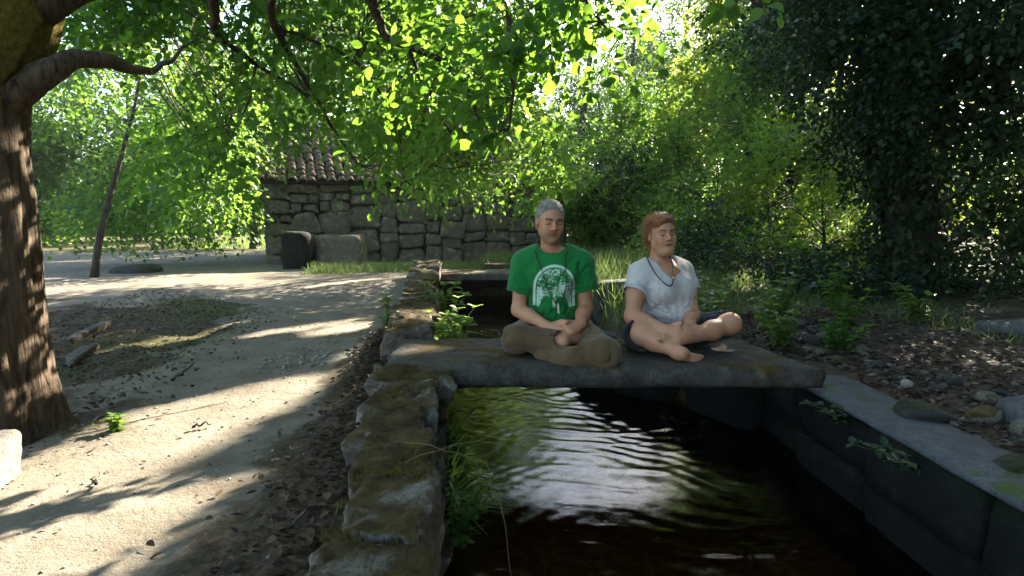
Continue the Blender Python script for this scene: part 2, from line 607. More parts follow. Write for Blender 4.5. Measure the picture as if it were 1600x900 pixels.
xs = np.array(sorted(set([-v for v in grow(2.6, 500, .06, 1.13, 90)] + list(np.arange(-2.6, 2.6, .045)) + grow(2.6, 500, .06, 1.13, 90))))
ys = np.array(sorted(set([-v for v in grow(1.0, 400, .1, 1.3, 90)] + list(np.arange(-1.0, 6.0, .045)) + grow(6.0, 12.0, .06, 1.01, .09)[:-1] + grow(12.0, 500, .12, 1.12, 90))))
GX, GY = np.meshgrid(xs, ys)
GZ = height(GX, GY)
nx, ny = len(xs), len(ys)
ii = np.arange(ny - 1)[:, None] * nx + np.arange(nx - 1)[None]
GQ = np.stack([ii, ii + 1, ii + nx + 1, ii + nx], -1).reshape(-1, 4)
gx, gy = GX.ravel(), GY.ravel()
wxg, rxg, pxg = wall_x(gy), right_x(gy), np.interp(gy, PY_, PX_)
nzg = n2(gx, gy, 1.3, 41, 3)
left = gx < wxg
nz3 = n2(gx, gy, 2.4, 43, 4)
hollow = sstep(0.2, -0.45, gx - pxg + nzg * 0.5 + nz3 * 0.7) * sstep(8.8, 6.6, gy + nzg * 1.6 + nz3)
wallfoot = sstep(0.75, 0.25, wxg - gx + nzg * 0.3 - 0.25 * sstep(3, 1, gy)) * sstep(6.5, 4.5, gy)
litter_m = np.where(left, np.maximum(hollow * 0.8, wallfoot), sstep(6.5, 4.5, gy + nzg))
meadow = sstep(19, 24, gy + nzg * 2 - 0.25 * gx)
green_m = np.where(left, np.maximum(meadow, hollow * sstep(0.05, 0.4, n2(gx, gy, 0.9, 51)) * 0.8),
                   np.maximum(sstep(4.5, 6.5, gy + nzg), meadow))
strip = sstep(0.9, 0.3, np.abs((gy - 12.3) - 0.37 * (gx + 2.0))) * sstep(-4.0, -3.0, gx)
green_m = np.maximum(green_m, strip)
bed = (gx > wxg) & (gx < rxg) & (gy < 11)
k = NT("ground_soil")
sand = k.ramp(k.noise(3.0, 6, 0.65), [(0.3, (0.125, 0.104, 0.076)), (0.55, (0.185, 0.16, 0.122)), (0.8, (0.25, 0.22, 0.172))])
grit = k.noise(150, 4, 0.75)
sand = k.mix(k.step(grit, 0.56, 0.70), sand, (0.10, 0.085, 0.065))
sand = k.mix(k.math('MULTIPLY', k.step(grit, 0.44, 0.32), 0.6), sand, (0.46, 0.43, 0.38))
damp = k.step(k.noise(1.6, 5, 0.7), 0.52, 0.68)
sand = k.mix(k.math('MULTIPLY', damp, 0.55), sand, (0.13, 0.095, 0.058))
soil = k.ramp(k.noise(18, 6, 0.75), [(0.3, (0.022, 0.016, 0.010)), (0.5, (0.062, 0.046, 0.028)), (0.72, (0.14, 0.11, 0.07))])
grs = k.ramp(k.noise(10, 6, 0.75), [(0.3, (0.025, 0.025, 0.010)), (0.52, (0.065, 0.062, 0.024)), (0.75, (0.12, 0.115, 0.05))])
bedc = k.ramp(k.noise(16, 6, 0.7), [(0.3, (0.03, 0.018, 0.008)), (0.5, (0.11, 0.062, 0.022)), (0.75, (0.24, 0.145, 0.055))])
edge = k.math('MULTIPLY', k.math('SUBTRACT', k.noise(9, 6, 0.75), 0.5), 1.1)
c = k.mix(k.step(k.math('ADD', k.attr("litter"), edge), 0.35, 0.65), sand, soil)
c = k.mix(k.step(k.math('ADD', k.attr("green"), edge), 0.4, 0.7), c, grs)
c = k.mix(k.attr("bed"), c, bedc)
hgt = k.math('ADD', k.math('MULTIPLY', k.noise(22, 6, 0.7), 1.0), k.math('MULTIPLY', grit, 0.35))
M["ground"] = k.set(color=c, rough=0.95, spec=0.15, normal=k.bump(hgt, 0.85, 0.025))
tag(obj("ground", np.stack([gx, gy, GZ.ravel()], -1), GQ, M["ground"], smooth=True,
        attrs={"litter": litter_m, "green": green_m, "bed": bed.astype(float)}),
    "sandy dirt path and leaf strewn banks on both sides of the channel", kind="structure")

# ------------------------------------------------------------------ water
k = NT("stream_water")
fres = k.n("ShaderNodeFresnel", {"IOR": 1.33})
bmp = k.bump(k.math('ADD', k.noise(55, 3, 0.6), k.math('MULTIPLY', k.noise(140, 2, 0.6), 0.4)), 0.07, 0.008)
k.t.links.new(bmp, fres.inputs["Normal"])
tr = k.n("ShaderNodeBsdfTransparent", {"Color": (0.5, 0.40, 0.25, 1)})
gl = k.n("ShaderNodeBsdfGlossy", {"Color": (1, 1, 1, 1), "Roughness": 0.015, "Normal": bmp})
mx = k.n("ShaderNodeMixShader", {0: fres.outputs[0], 1: tr.outputs[0], 2: gl.outputs[0]})
k.t.links.new(mx.outputs[0], k.out.inputs["Surface"])
M["water"] = k.m


def ripple(x, y):
    """running water: long bowed crests below the slab, a finer cross chop on the left and upstream"""
    wx_ = n2(x, y, 1.1, 71, 2) * 0.22
    wy_ = n2(x, y, 1.3, 72, 2) * 0.22
    u, v = x + wx_, y + wy_
    d = np.hypot((u - 0.55) * 0.8, (v - 4.6)) + 0.09 * n2(x, y, 2.0, 73, 3)
    ph = d * 2 * np.pi / 0.21
    a = (0.5 + 0.5 * np.sin(ph)) ** 5 - 0.25
    a2 = (0.5 + 0.5 * np.sin(d * 2 * np.pi / 0.093 + 2.5 * n2(x, y, 2.0, 80))) ** 3 - 0.3
    w1 = sstep(0.05, 0.4, x) * np.clip(0.55 + 0.9 * n2(x, y, 2.0, 74), 0, 1)
    b = np.sin((u * 0.80 - v * 0.6) * 2 * np.pi / 0.105 + 5.5 * n2(x, y, 2.6, 75, 3)) * (0.5 + n2(x, y, 2.3, 88))
    b2 = np.sin((u * 0.5 + v * 0.86) * 2 * np.pi / 0.13 + 5.0 * n2(x, y, 2.5, 78, 3)) * (0.5 + n2(x, y, 2.8, 89))
    w2 = sstep(0.55, 0.0, x)
    up = sstep(3.6, 4.4, y)
    z = (0.0080 * a + 0.0016 * a2) * w1 + 0.0011 * (b * .5 + b2) * sstep(0.2, 0.7, x) * (1 - 0.5 * up) + 0.0013 * b * w2 + 0.0016 * b2 * (w2 * 0.8 + up)
    z += 0.0045 * n2(x, y, 3.0, 76, 2) + 0.0045 * up * n2(x, y, 7, 77, 2) + 0.0010 * n2(x, y, 12, 79, 2)
    return z


wyv = np.array(list(np.arange(-3, 1.4, .05)) + list(np.arange(1.4, 4.0, .0105)) + list(np.arange(4.0, 11.3, .03)))
wu = np.linspace(0, 1, 200)
WXg = wall_x(wyv)[:, None] + (right_x(wyv) + 0.1 - wall_x(wyv))[:, None] * wu[None]
WYg = np.repeat(wyv[:, None], 200, 1)
WZ = WATER_Z + ripple(WXg, WYg)
ii = np.arange(len(wyv) - 1)[:, None] * 200 + np.arange(199)[None]
tag(obj("water", np.stack([WXg, WYg, WZ], -1).reshape(-1, 3), np.stack([ii, ii + 1, ii + 201, ii + 200], -1).reshape(-1, 4), M["water"], smooth=True),
    "rippling stream water in the stone channel reflecting a patch of bright sky", kind="structure")

# ------------------------------------------------------------------ stones


def cube_grid(n):
    """surface of the cube [-1, 1]^3, n x n quads a side, shared vertices"""
    idx, V, F = {}, [], []

    def vid(p):
        key = tuple(np.round(p, 5))
        if key not in idx:
            idx[key] = len(V)
            V.append(key)
        return idx[key]
    g = np.linspace(-1, 1, n + 1)
    for ax in range(3):
        for s in (-1, 1):
            for a in range(n):
                for b in range(n):
                    q = []
                    for (i, j) in ((a, b), (a + 1, b), (a + 1, b + 1), (a, b + 1)):
                        p = [0, 0, 0]
                        p[ax] = s
                        p[(ax + 1) % 3] = g[i]
                        p[(ax + 2) % 3] = g[j]
                        q.append(vid(p))
                    F.append(q if s > 0 else q[::-1])
    return np.array(V, float), np.array(F)


CG = {n: cube_grid(n) for n in (1, 2, 3, 4, 6, 8, 12, 16)}


def stone(c, dims, seed, n=4, rnd=0.35, rough=0.10, axes=None, chip=0.0):
    """an irregular rounded block"""
    V, F = CG[n]
    d = np.asarray(dims, float) / 2
    inner = np.clip(V, -(1 - rnd), 1 - rnd)
    o = V - inner
    ln = np.linalg.norm(o, axis=1, keepdims=True)
    P = inner + np.where(ln > 1e-6, o / np.maximum(ln, 1e-6), 0) * np.minimum(ln, rnd)
    r = rng(seed)
    sk = 1 + r.normal(0, rough * 0.8, (2, 3))          # skewed corners
    P = P * (1 + (P[:, [1, 2, 0]] * (sk[0] - 1) + P[:, [2, 0, 1]] * (sk[1] - 1)))
    P = P * d
    m = d.min()
    nv = np.stack([fbm(P + seed * 3.7, 0.75 / m, seed + 5 * j, 3) for j in range(3)], -1)
    P = P + nv * rough * m * 1.4
    if chip:
        P = P + np.stack([fbm(P + seed, 3.0 / m, seed + 9 + j, 2) for j in range(3)], -1) * chip * m
    if axes is not None:
        P = P @ np.asarray(axes, float)
    return P + np.asarray(c, float), F


def rot_z(a):
    return np.array([[math.cos(a), math.sin(a), 0], [-math.sin(a), math.cos(a), 0], [0, 0, 1.0]])


# channel wall on the left
r = rng(12)
wall = thing("channel_wall", (wall_x(3.0), 3.0, -0.6), "low mossy stone wall along the left side of the water channel", "wall")
TOPS = []
y = -1.2
while y < 10.4:
    L = r.uniform(0.34, 0.52) if y < 3 else r.uniform(0.24, 0.40) if y < 6 else r.uniform(0.32, 0.55)
    if y < 3.12 < y + L:
        L = 3.14 - y
    if 3.1 < y < 3.9:
        L = min(L, 4.0 - y)
    top = 0.232 + r.normal(0, 0.026)
    under_slab = 3.1 < y < 3.95
    if under_slab:
        top = 0.125
    if y > 8.7:
        top += 0.05
    ym = y + L / 2
    a = math.atan2(wall_x(ym + .2) - wall_x(ym - .2), .4)
    w = 0.31 - 0.07 * sstep(3.0, 1.2, y) + r.normal(0, 0.02) + (0.05 if y > 8.5 else 0)
    th = 0.24 if not under_slab else 0.2
    ax = rot_z(-a + r.normal(0, 0.05))
    tilt = r.normal(0, 0.04, 2)
    ax = ax + np.array([[0, 0, tilt[0]], [0, 0, tilt[1]], [-tilt[0], -tilt[1], 0]])
    V, F = stone((wall_x(ym) + r.normal(0, 0.02), ym, top - th / 2), (w, L * 1.02, th), int(r.integers(1e6)), 16 if y < 5 else 6, 0.11, 0.15, ax, 0.17)
    obj("stone", V, F, M["channel_stone"], wall, True)
    if not under_slab:
        TOPS.append((wall_x(ym), ym, top, w, L, -a))
    zt = top - th
    zl = [zt, zt - r.uniform(0.16, 0.24), -0.42, -0.75]
    for j in range(3):
        h = zl[j] - zl[j + 1]
        V, F = stone((wall_x(ym) - 0.01 + r.normal(0, 0.015), ym + r.normal(0, .03), (zl[j] + zl[j + 1]) / 2), (w + 0.01 + 0.02 * j, L * r.uniform(0.85, 0.97), h * 0.95),
                     int(r.integers(1e6)), 6 if y < 5 else 3, 0.3, 0.16, rot_z(-a + r.normal(0, 0.06)), 0.05)
        obj("stone", V, F, M["channel_stone"], wall, True)
    y += L
yy = np.linspace(-1.3, 10.5, 40)
hw = 0.10
V = np.concatenate([np.stack([wall_x(yy) + sx * hw, yy, np.full(40, z)], -1) for sx, z in ((-1, -.8), (-1, .04), (1, .04), (1, -.8))])
i = np.arange(39)
Q = np.concatenate([np.stack([i + 40 * a, i + 1 + 40 * a, i + 1 + 40 * b, i + 40 * b], -1) for a, b in ((0, 1), (1, 2), (2, 3))])
obj("core", V, Q, M["mortar"], wall)

# concrete kerb on the right of the water
V, F = CG[12]
V = V.copy()
n_k = 60
ky = np.linspace(-2.5, 3.52, n_k)
prof = [(0.05, 0.085), (0.012, 0.086), (0, 0.10), (0.012, 0.118), (0.12, 0.128), (0.24, 0.126), (0.335, 0.118), (0.352, 0.09), (0.352, -0.1)]
kv = np.array([[[1.56 + u * 0.95 + 0.03 * sstep(3, 1, yv), yv, z] for u, z in prof] for yv in ky])
kn = kv.reshape(-1, 3)
kn = kn + np.stack([fbm(kn, 5, 301, 3) * 0.010, 0 * kn[:, 0], fbm(kn, 4, 302, 3) * 0.005], -1)
m_ = len(prof)
ii = np.arange(n_k - 1)[:, None] * m_ + np.arange(m_ - 1)[None]
kq = np.stack([ii, ii + 1, ii + m_ + 1, ii + m_], -1).reshape(-1, 4)
tag(obj("kerb", kn, [kq, np.array([list(range(m_))])], M["kerb"], smooth=True, loc=(1.7, 1.5, -0.6)),
    "smooth grey concrete kerb along the right edge of the dark water", "kerb")

channel_side = thing("channel_side_wall", (1.8, 1.5, -0.8), "stone wall tinted dark for shade under the kerb on the right side of the channel", "wall")  # its stones carry the shade under the kerb as near-black colour
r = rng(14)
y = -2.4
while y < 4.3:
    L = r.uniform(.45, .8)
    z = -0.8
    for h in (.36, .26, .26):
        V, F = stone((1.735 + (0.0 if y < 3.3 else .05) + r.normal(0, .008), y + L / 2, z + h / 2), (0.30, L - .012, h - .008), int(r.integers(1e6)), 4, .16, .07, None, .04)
        obj("stone", V, F, M["shade_stone"], channel_side, True)
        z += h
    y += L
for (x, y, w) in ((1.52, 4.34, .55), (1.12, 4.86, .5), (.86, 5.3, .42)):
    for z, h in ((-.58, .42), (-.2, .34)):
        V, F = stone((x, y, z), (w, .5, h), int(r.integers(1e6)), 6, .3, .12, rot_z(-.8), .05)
        obj("stone", V, F, M["shade_stone"], channel_side, True)

# the slab the two people sit on
V, F = CG[12]
lx, rx_, fy, by, zt, zb = -0.68, 1.57, 3.17, 3.97, 0.25, 0.145
nxs, nys = 90, 32
u, v = np.meshgrid(np.linspace(0, 1, nxs), np.linspace(0, 1, nys))
X = lx + (rx_ - lx) * u
Y = fy + (by - fy) * v
Y = Y + (v < 0.5) * n2(X, X * 0, 2.2, 91, 3) * 0.035 * (1 - 2 * np.minimum(v, .5)) + (v > .5) * n2(X, X * 0 + 9, 2.0, 92, 3) * 0.05 * (2 * v - 1)
X = X + (u > 0.9) * (u - 0.9) * 10 * (-0.16 * v + 0.03 * n2(Y, Y * 0, 3, 93)) + (u < 0.1) * (0.1 - u) * 10 * 0.04 * n2(Y, Y * 0, 4, 94)
ez = np.minimum(np.minimum(u, 1 - u) * (rx_ - lx), np.minimum(v, 1 - v) * (by - fy))
Zt = zt - 0.018 * sstep(0.035, 0.0, ez) + n2(X, Y, 4, 95, 4) * 0.014
Zb = zb + 0 * X + n2(X, Y, 3, 96, 2) * 0.01
top = np.stack([X, Y, Zt], -1).reshape(-1, 3)
bot = np.stack([X, Y, Zb], -1).reshape(-1, 3)
mid = []
ring = np.concatenate([np.arange(nxs), np.arange(1, nys) * nxs + nxs - 1, (nys - 1) * nxs + np.arange(nxs - 2, -1, -1), np.arange(nys - 2, 0, -1) * nxs])
cen = top.mean(0)
levels = [top[ring]]
for t in (0.25, 0.5, 0.75):
    L = top[ring] * (1 - t) + bot[ring] * t
    out = unit((L - cen) * np.array([0.35, 1, 0]))
    L = L + out * (0.012 + fbm(L, 9, 97, 4) * 0.05)[:, None]
    levels.append(L)
levels.append(bot[ring])
ii = np.arange(nys - 1)[:, None] * nxs + np.arange(nxs - 1)[None]
Qt = np.stack([ii, ii + 1, ii + nxs + 1, ii + nxs], -1).reshape(-1, 4)
nt = len(top)
Vs = np.concatenate([top, bot] + levels[1:4])
rings = [ring] + [2 * nt + j * len(ring) + np.arange(len(ring)) for j in range(3)] + [ring + nt]
Qs = [Qt, Qt[:, ::-1] + nt]
for a_, b_ in zip(rings[:-1], rings[1:]):
    Qs.append(np.stack([a_, b_, np.roll(b_, -1), np.roll(a_, -1)], -1))
tag(obj("stone_slab", Vs, [np.concatenate(Qs)], M["slab"], smooth=True, loc=(0.45, 3.57, zb)),
    "thick flat stone slab bridging the channel, two people sitting on it", "slab")

# slab over the far end of the channel
V, F = stone((-0.42, 10.45, 0.075), (2.5, 0.95, 0.10), 77, 12, 0.06, 0.03, None, 0.05)
tag(obj("stone_bridge", V, F, M["granite"], smooth=True, loc=(-0.42, 10.45, 0.02)), "thin flat stone footbridge over the dark far opening of the channel", "bridge")
V, F = stone((-0.5, 11.2, -0.35), (2.6, 0.3, 0.85), 78, 6, 0.1, 0.05)
tag(obj("culvert_wall", V, F, M["mortar"], smooth=True, loc=(-0.5, 11.2, -.8)), "dark stone face closing the channel under the far footbridge", "wall")

# ------------------------------------------------------------------ mill house
A = on(422, 415, 0.0)
hv = unit(np.array([A[0], A[1], 0.0]))
hu = np.array([hv[1], -hv[0], 0.0])
hz = np.array([0, 0, 1.0])
EAVE = at(422, 277, A[1])[2]
HL, HD = 6.7, 4.4
house = thing("stone_house", A, "low stone mill house with an old tiled roof behind the path", "house")


def hp(s, t, z):
    return A + hu * s + hv * t + hz * z


def box_pts(s0, s1, t0, t1, z0, z1):
    V = np.array([hp(s, t, z) for s in (s0, s1) for t in (t0, t1) for z in (z0, z1)])
    F = np.array([[0, 1, 3, 2], [4, 6, 7, 5], [0, 4, 5, 1], [2, 3, 7, 6], [0, 2, 6, 4], [1, 5, 7, 3]])
    return V, F


V, F = box_pts(0.06, HL - 0.06, 0.10, HD, -0.3, EAVE - 0.03)
wallm = obj("wall", V, F, M["mortar"], house)
rise = 1.35
for s in (0.06, HL - 0.06):
    V = np.array([hp(s, 0.12, EAVE - 0.03), hp(s, HD, EAVE - 0.03), hp(s, HD / 2, EAVE + rise - 0.06)])
    obj("gable", V, np.array([[0, 1, 2]]), M["mortar"], house)
r = rng(5)


def split(s0, s1, z0, z1, out):
    w, h = s1 - s0, z1 - z0
    if (w > 0.95 and r.random() < 0.9) or w > 1.3 or w > 2.6 * h:
        c = s0 + w * r.uniform(0.33, 0.67)
        split(s0, c, z0, z1, out)
        split(c, s1, z0, z1, out)
    elif h > 0.56 or (h > 0.3 and w < 0.5 * h) or (h > 0.36 and r.random() < 0.35):
        c = z0 + h * r.uniform(0.36, 0.64)
        split(s0, s1, z0, c, out)
        split(s0, s1, c, z1, out)
    else:
        out.append((s0, s1, z0, z1))


rects = []
zz, sx0 = EAVE - 0.02, 0.0
for (a0, a1) in ((0.0, 1.7), (1.7, 4.2), (4.2, HL)):
    split(a0, a1, -0.1, zz, rects)
hax = np.stack([hu, hv, hz])
for (s0, s1, z0, z1) in rects:
    g = r.uniform(0.012, 0.05)
    dep = r.uniform(0.22, 0.30)
    ang = r.normal(0, 0.06)
    ax = np.array([[math.cos(ang), 0, math.sin(ang)], [0, 1, 0], [-math.sin(ang), 0, math.cos(ang)]]) @ hax
    V, F = stone(hp((s0 + s1) / 2, 0.08 + r.normal(0, 0.022), (z0 + z1) / 2), (s1 - s0 - g, dep, z1 - z0 - g), int(r.integers(1e6)), 8, r.uniform(.2, .45), 0.13, ax, 0.07)
    obj("stone", V, F, M["granite"], wallm, True)
    if r.random() < 0.6:            # small wedge stones in the joints
        V, F = stone(hp(s1 + r.normal(0, .02), 0.04, z0 + r.uniform(0, .3) * (z1 - z0)), (r.uniform(.07, .15), .15, r.uniform(.06, .13)), int(r.integers(1e6)), 3, 0.4, 0.15, hax)
        obj("stone", V, F, M["granite"], wallm, True)
for t in np.arange(0.35, HD, 0.62):  # the near gable wall
    for z in np.arange(0, EAVE, 0.42):
        V, F = stone(hp(0.05, t + 0.2 * (int(z * 10) % 2), z + 0.2), (0.24, 0.58, 0.39), int(r.integers(1e6)), 3, 0.2, 0.09, hax)
        obj("stone", V, F, M["granite"], wallm, True)
# roof: dark boards, clay tiles in overlapping rows
sl = unit(hv * (HD / 2) + hz * rise)
nrm = np.cross(hu, sl)
LS_ = math.hypot(HD / 2, rise) + 0.22
E0 = hp(-0.12, 0, EAVE) - sl * 0.22 + nrm * 0.03


def roof_pt(s, t, o=0.0):
    return E0 + hu * s + sl * t + nrm * o


sl2 = unit(-hv * (HD / 2) + hz * rise)
ridge = hp(0, HD / 2, EAVE + rise)
V = []
for s in (-0.12, HL + 0.12):
    for p in (roof_pt(s + .12, 0) - hu * 0, ):
        V += [E0 + hu * (s + 0.12), E0 + hu * (s + 0.12) - nrm * 0.06]
    t = hp(s, HD / 2, EAVE + rise)
    V += [t + nrm * 0.03, t - nrm * 0.04]
    b = hp(s, HD + 0.2, EAVE - 0.1)
    V += [b, b - hz * 0.07]
V = np.array(V)
F = np.array([[0, 6, 8, 2], [1, 3, 9, 7], [2, 8, 10, 4], [3, 5, 11, 9], [0, 1, 7, 6], [4, 10, 11, 5]])
roof = obj("roof", V, F, M["dark_bark"], house)
a = np.linspace(math.pi, 0, 6)
prof_o = np.stack([np.cos(a) * 0.095, np.zeros(6), np.sin(a) * 0.062], -1)
prof_i = prof_o * np.array([0.80, 1, 0.72])
TL = 0.30
Vt = []
for yv, sc_ in ((0, 1.0), (TL, 0.82)):
    Vt += [prof_o * np.array([sc_, 1, sc_]) + np.array([0, yv, 0]), prof_i * np.array([sc_, 1, sc_]) + np.array([0, yv, 0])]
Vt = np.concatenate(Vt)
i = np.arange(5)
Ft = np.concatenate([np.stack([i, i + 1, i + 13, i + 12], -1), np.stack([i + 6, i + 18, i + 19, i + 7], -1), np.stack([i, i + 6, i + 7, i + 1], -1)])
tile_me = mesh_np("tile", Vt, Ft, True)
tile_me.materials.append(M["tile"])
from mathutils import Matrix
cols, rows = 35, 13
acc = Acc()
n_t = 0
for rw in range(rows):
    for cidx in range(cols):
        s = 0.03 + cidx * 0.197 + r.normal(0, 0.012)
        t = rw * 0.205 + r.normal(0, 0.016) - 0.03
        yaw = r.normal(0, 0.045)
        lift = 0.02 + r.normal(0, 0.007)
        ux = hu * math.cos(yaw) + sl * math.sin(yaw)
        uy = sl * math.cos(yaw) - hu * math.sin(yaw)
        uy = unit(uy + nrm * -0.07)
        uz = np.cross(ux, uy)
        p = roof_pt(s, t, lift + 0.02)
        if n_t < 300:
            o = bpy.data.objects.new("tile", tile_me)
            COL.objects.link(o)
            o.parent = roof
            mtx = Matrix.Identity(4)
            for rr_ in range(3):
                mtx[rr_][0], mtx[rr_][1], mtx[rr_][2], mtx[rr_][3] = ux[rr_], uy[rr_], uz[rr_], p[rr_] - A[rr_]
            o.matrix_local = mtx
            n_t += 1
        else:
            acc.add(Vt @ np.stack([ux, uy, uz]) + p, Ft)
acc.build("tile_field", M["tile"], roof, True)["kind"] = "stuff"
acc = Acc()
for s in np.arange(-0.1, HL + 0.1, 0.26):
    acc.add((Vt * np.array([1.3, 1, 1.3])) @ np.stack([-hv, hu, hz]) + hp(s, HD / 2, EAVE + rise + 0.06), Ft)
acc.build("ridge_cap", M["tile"], roof, True)["kind"] = "stuff"

# ------------------------------------------------------------------ single stones, wood on the ground


def rock(name, c, dims, seed, mat, label, cat="rock", n=8, group=None, yaw=0.0, rnd=0.5, rough=0.16):
    V, F = stone(c, dims, seed, n, rnd, rough, rot_z(yaw), 0.06)
    return tag(obj(name, V, F, M[mat], smooth=True, loc=(c[0], c[1], c[2] - dims[2] / 2)), label, cat, group)


p = on(525, 420, 0.0)
rock("boulder", (p[0], p[1] + .3, 0.30), (0.98, 0.75, 0.72), 31, "boulder", "big square mossy boulder in front of the stone house", rnd=0.25, rough=0.09)
p = on(455, 424, 0.0)
rock("boulder", (p[0], p[1] + .5, 0.32), (0.58, 0.7, 0.74), 32, "shade_stone", "mossy boulder tinted dark for shade against the corner of the stone house", rnd=0.55)  # near-black tone stands in for shade at the house corner
p = on(590, 408, 0.0)
rock("boulder", (p[0], p[1] + .3, 0.1), (0.75, 0.5, 0.42), 33, "dark_stone", "low dark boulder at the foot of the house wall beside the mossy boulder", rnd=0.55)
p = on(197, 431, -0.02)
rock("mound_stone", (p[0], p[1] + .3, 0.03), (0.85, 0.6, 0.26), 34, "dark_stone", "low flat dark stone lying on the sand beside the leaning tree", rnd=0.8)
p = on(8, 792, -0.05)
rock("boundary_stone", (p[0] - 0.165, p[1] + .06, 0.045), (0.24, 0.28, 0.26), 35, "pale_stone", "pale sunlit stone standing at the foot of the thick walnut trunk", "stone", 8, None, 0.2, 0.3, 0.07)
p = at(962, 480, 6.2)
rock("boulder", (p[0], p[1], 0.10), (0.42, 0.5, 0.62), 36, "dark_stone", "dark wet rock on the stream bank between the two seated people", rnd=0.5)
for kx, (yv, w) in enumerate(((6.4, .5), (7.3, .45), (8.2, .55), (9.2, .5), (10.0, .4))):
    rock("bank_stone", (right_x(yv) + 0.06, yv, -0.16), (0.34, w * 1.7, 0.5), 40 + kx, "dark_stone", "dark stone edging the far right bank of the stream", "stone", 6, "stones edging the far stream bank")
tag(thing("stone_block", at(1632, 552, 4.3), "dark stone block with a flat grey top at the far right under the trees", "stone"))
blk = bpy.data.objects["stone_block"]
p = np.array(blk.location)
V, F = stone((p[0] + 0.12, p[1] + .15, p[2] + 0.10), (0.72, 0.5, 0.17), 51, 8, 0.12, 0.05, rot_z(0.25), 0.05)
obj("block_top", V, F, M["kerb"], blk, True)
V, F = stone((p[0] + 0.16, p[1] + .18, p[2] - 0.06), (0.6, 0.4, 0.2), 52, 6, 0.3, 0.09, rot_z(0.25), 0.05)
obj("block_base", V, F, M["dark_stone"], blk, True)

r = rng(61)
p = on(1596, 650, 0.14)
rock("bank_rock", (p[0] + .1, p[1], 0.15), (0.34, 0.26, 0.13), 62, "kerb", "blue grey rock at the far right end of the leaf strewn bank", rnd=0.6)
p = on(1440, 648, 0.13)
rock("bank_rock", (p[0], p[1], 0.13), (0.22, 0.15, 0.10), 63, "dark_stone", "dark rounded rock half buried in leaves just behind the kerb", rnd=0.7)
p = on(1490, 632, 0.15)
rock("bank_rock", (p[0], p[1] + .35, 0.155), (0.055, 0.05, 0.04), 64, "pebble", "small pale round stone lying alone on the leaf strewn bank", "stone", rnd=0.8)
p = on(1575, 745, 0.13)
rock("bank_rock", (p[0] + .14, p[1] + .1, 0.125), (0.20, 0.13, 0.06), 65, "dark_stone", "flat grey stone among dead leaves nearest the camera on the right bank", rnd=0.5)
for j in range(42):
    y = r.uniform(2.2, 5.2)
    x = 1.98 + abs(r.normal(0, 0.55)) + 0.12 * (y - 2) + (0.0 if y < 3.4 else -0.25)
    d = r.uniform(0.06, 0.17)
    rock("bank_stone", (x, y, float(height(x, y)) + d * 0.10), (d, d * r.uniform(.6, .9), d * r.uniform(.35, .5)), 70 + j, "boulder" if r.random() < 0.5 else "dark_stone",
         "small flat stone among the dead leaves on the right bank", "stone", 3, "small stones on the right bank", r.uniform(0, 3), 0.6)


def plank(name, a, b, w, t, seed, label, mat="dry_wood"):
    a, b = np.asarray(a), np.asarray(b)
    L = np.linalg.norm(b - a)
    u = (b - a) / L
    s = unit(np.cross(u, hz))
    V, F = stone((a + b) / 2, (L, w, t), seed, 6, 0.3, 0.18, np.stack([u, s, np.cross(s, u)]), 0.08)
    tag(obj(name, V, F, M[mat], smooth=True, loc=a), label, "wood")


def gp(px, py, dz=0.0):
    """point on the ground under a pixel"""
    z = 0.0
    for _ in range(4):
        p = on(px, py, z)
        z = float(height(p[0], p[1]))
    return p + np.array([0, 0, dz])


plank("wood_log", gp(108, 540, .03), gp(168, 515, .06), 0.075, 0.07, 81, "weathered grey piece of split wood lying behind the walnut trunk, the farther one")
plank("wood_log", gp(108, 572, .03), gp(146, 553, .06), 0.085, 0.07, 82, "short thick weathered grey wood piece lying against the walnut trunk, the nearer one")


def stick(px0, px1, seed, rad, label, lift=0.012):
    r = rng(seed)
    a, b = gp(*px0, lift), gp(*px1, lift)
    P = limb_path(r, a, b, 9, 0.0, 0.05)
    P[:, 2] = height(P[:, 0], P[:, 1]) + lift + np.abs(r.normal(0, .008, 9))
    V, Q = tube(P, np.linspace(rad, rad * .4, 9), 5)
    tag(obj("stick", V, Q, M["dry_wood"], smooth=True, loc=P[0]), label, "stick")


stick((98, 690), (172, 652), 83, .006, "thin curved dry twig at the foot of the thick walnut trunk", 0.03)
stick((270, 598), (302, 572), 84, .012, "pale dry stick lying in the hollow left of the path")
stick((330, 525), (372, 508), 86, .008, "long thin dry twig on the far grassy side of the path")
stick((150, 765), (158, 742), 87, .006, "short dark twig lying on the brightly sunlit sand")
stick((440, 850), (505, 800), 88, .007, "crooked dry stick among the dead leaves beside the channel wall", 0.03)
stick((300, 672), (330, 668), 89, .008, "small dark stick in the middle of the sunlit path")
# ------------------------------------------------------------------ sun flecks: openings left in the canopy (ground x, y, radii, angle)


def lit(px, py, rx, ry, a=0.0, z=0.0):
    p = on(px, py, z)
    g = p[:2] - SUN[:2] * (p[2] / SUN[2])
    LIT.append((g[0], g[1], rx, ry, a))


def lit3(p, rx, ry, a=0.0):
    g = np.asarray(p[:2]) - SUN[:2] * (p[2] / SUN[2])
    LIT.append((g[0], g[1], rx, ry, a))


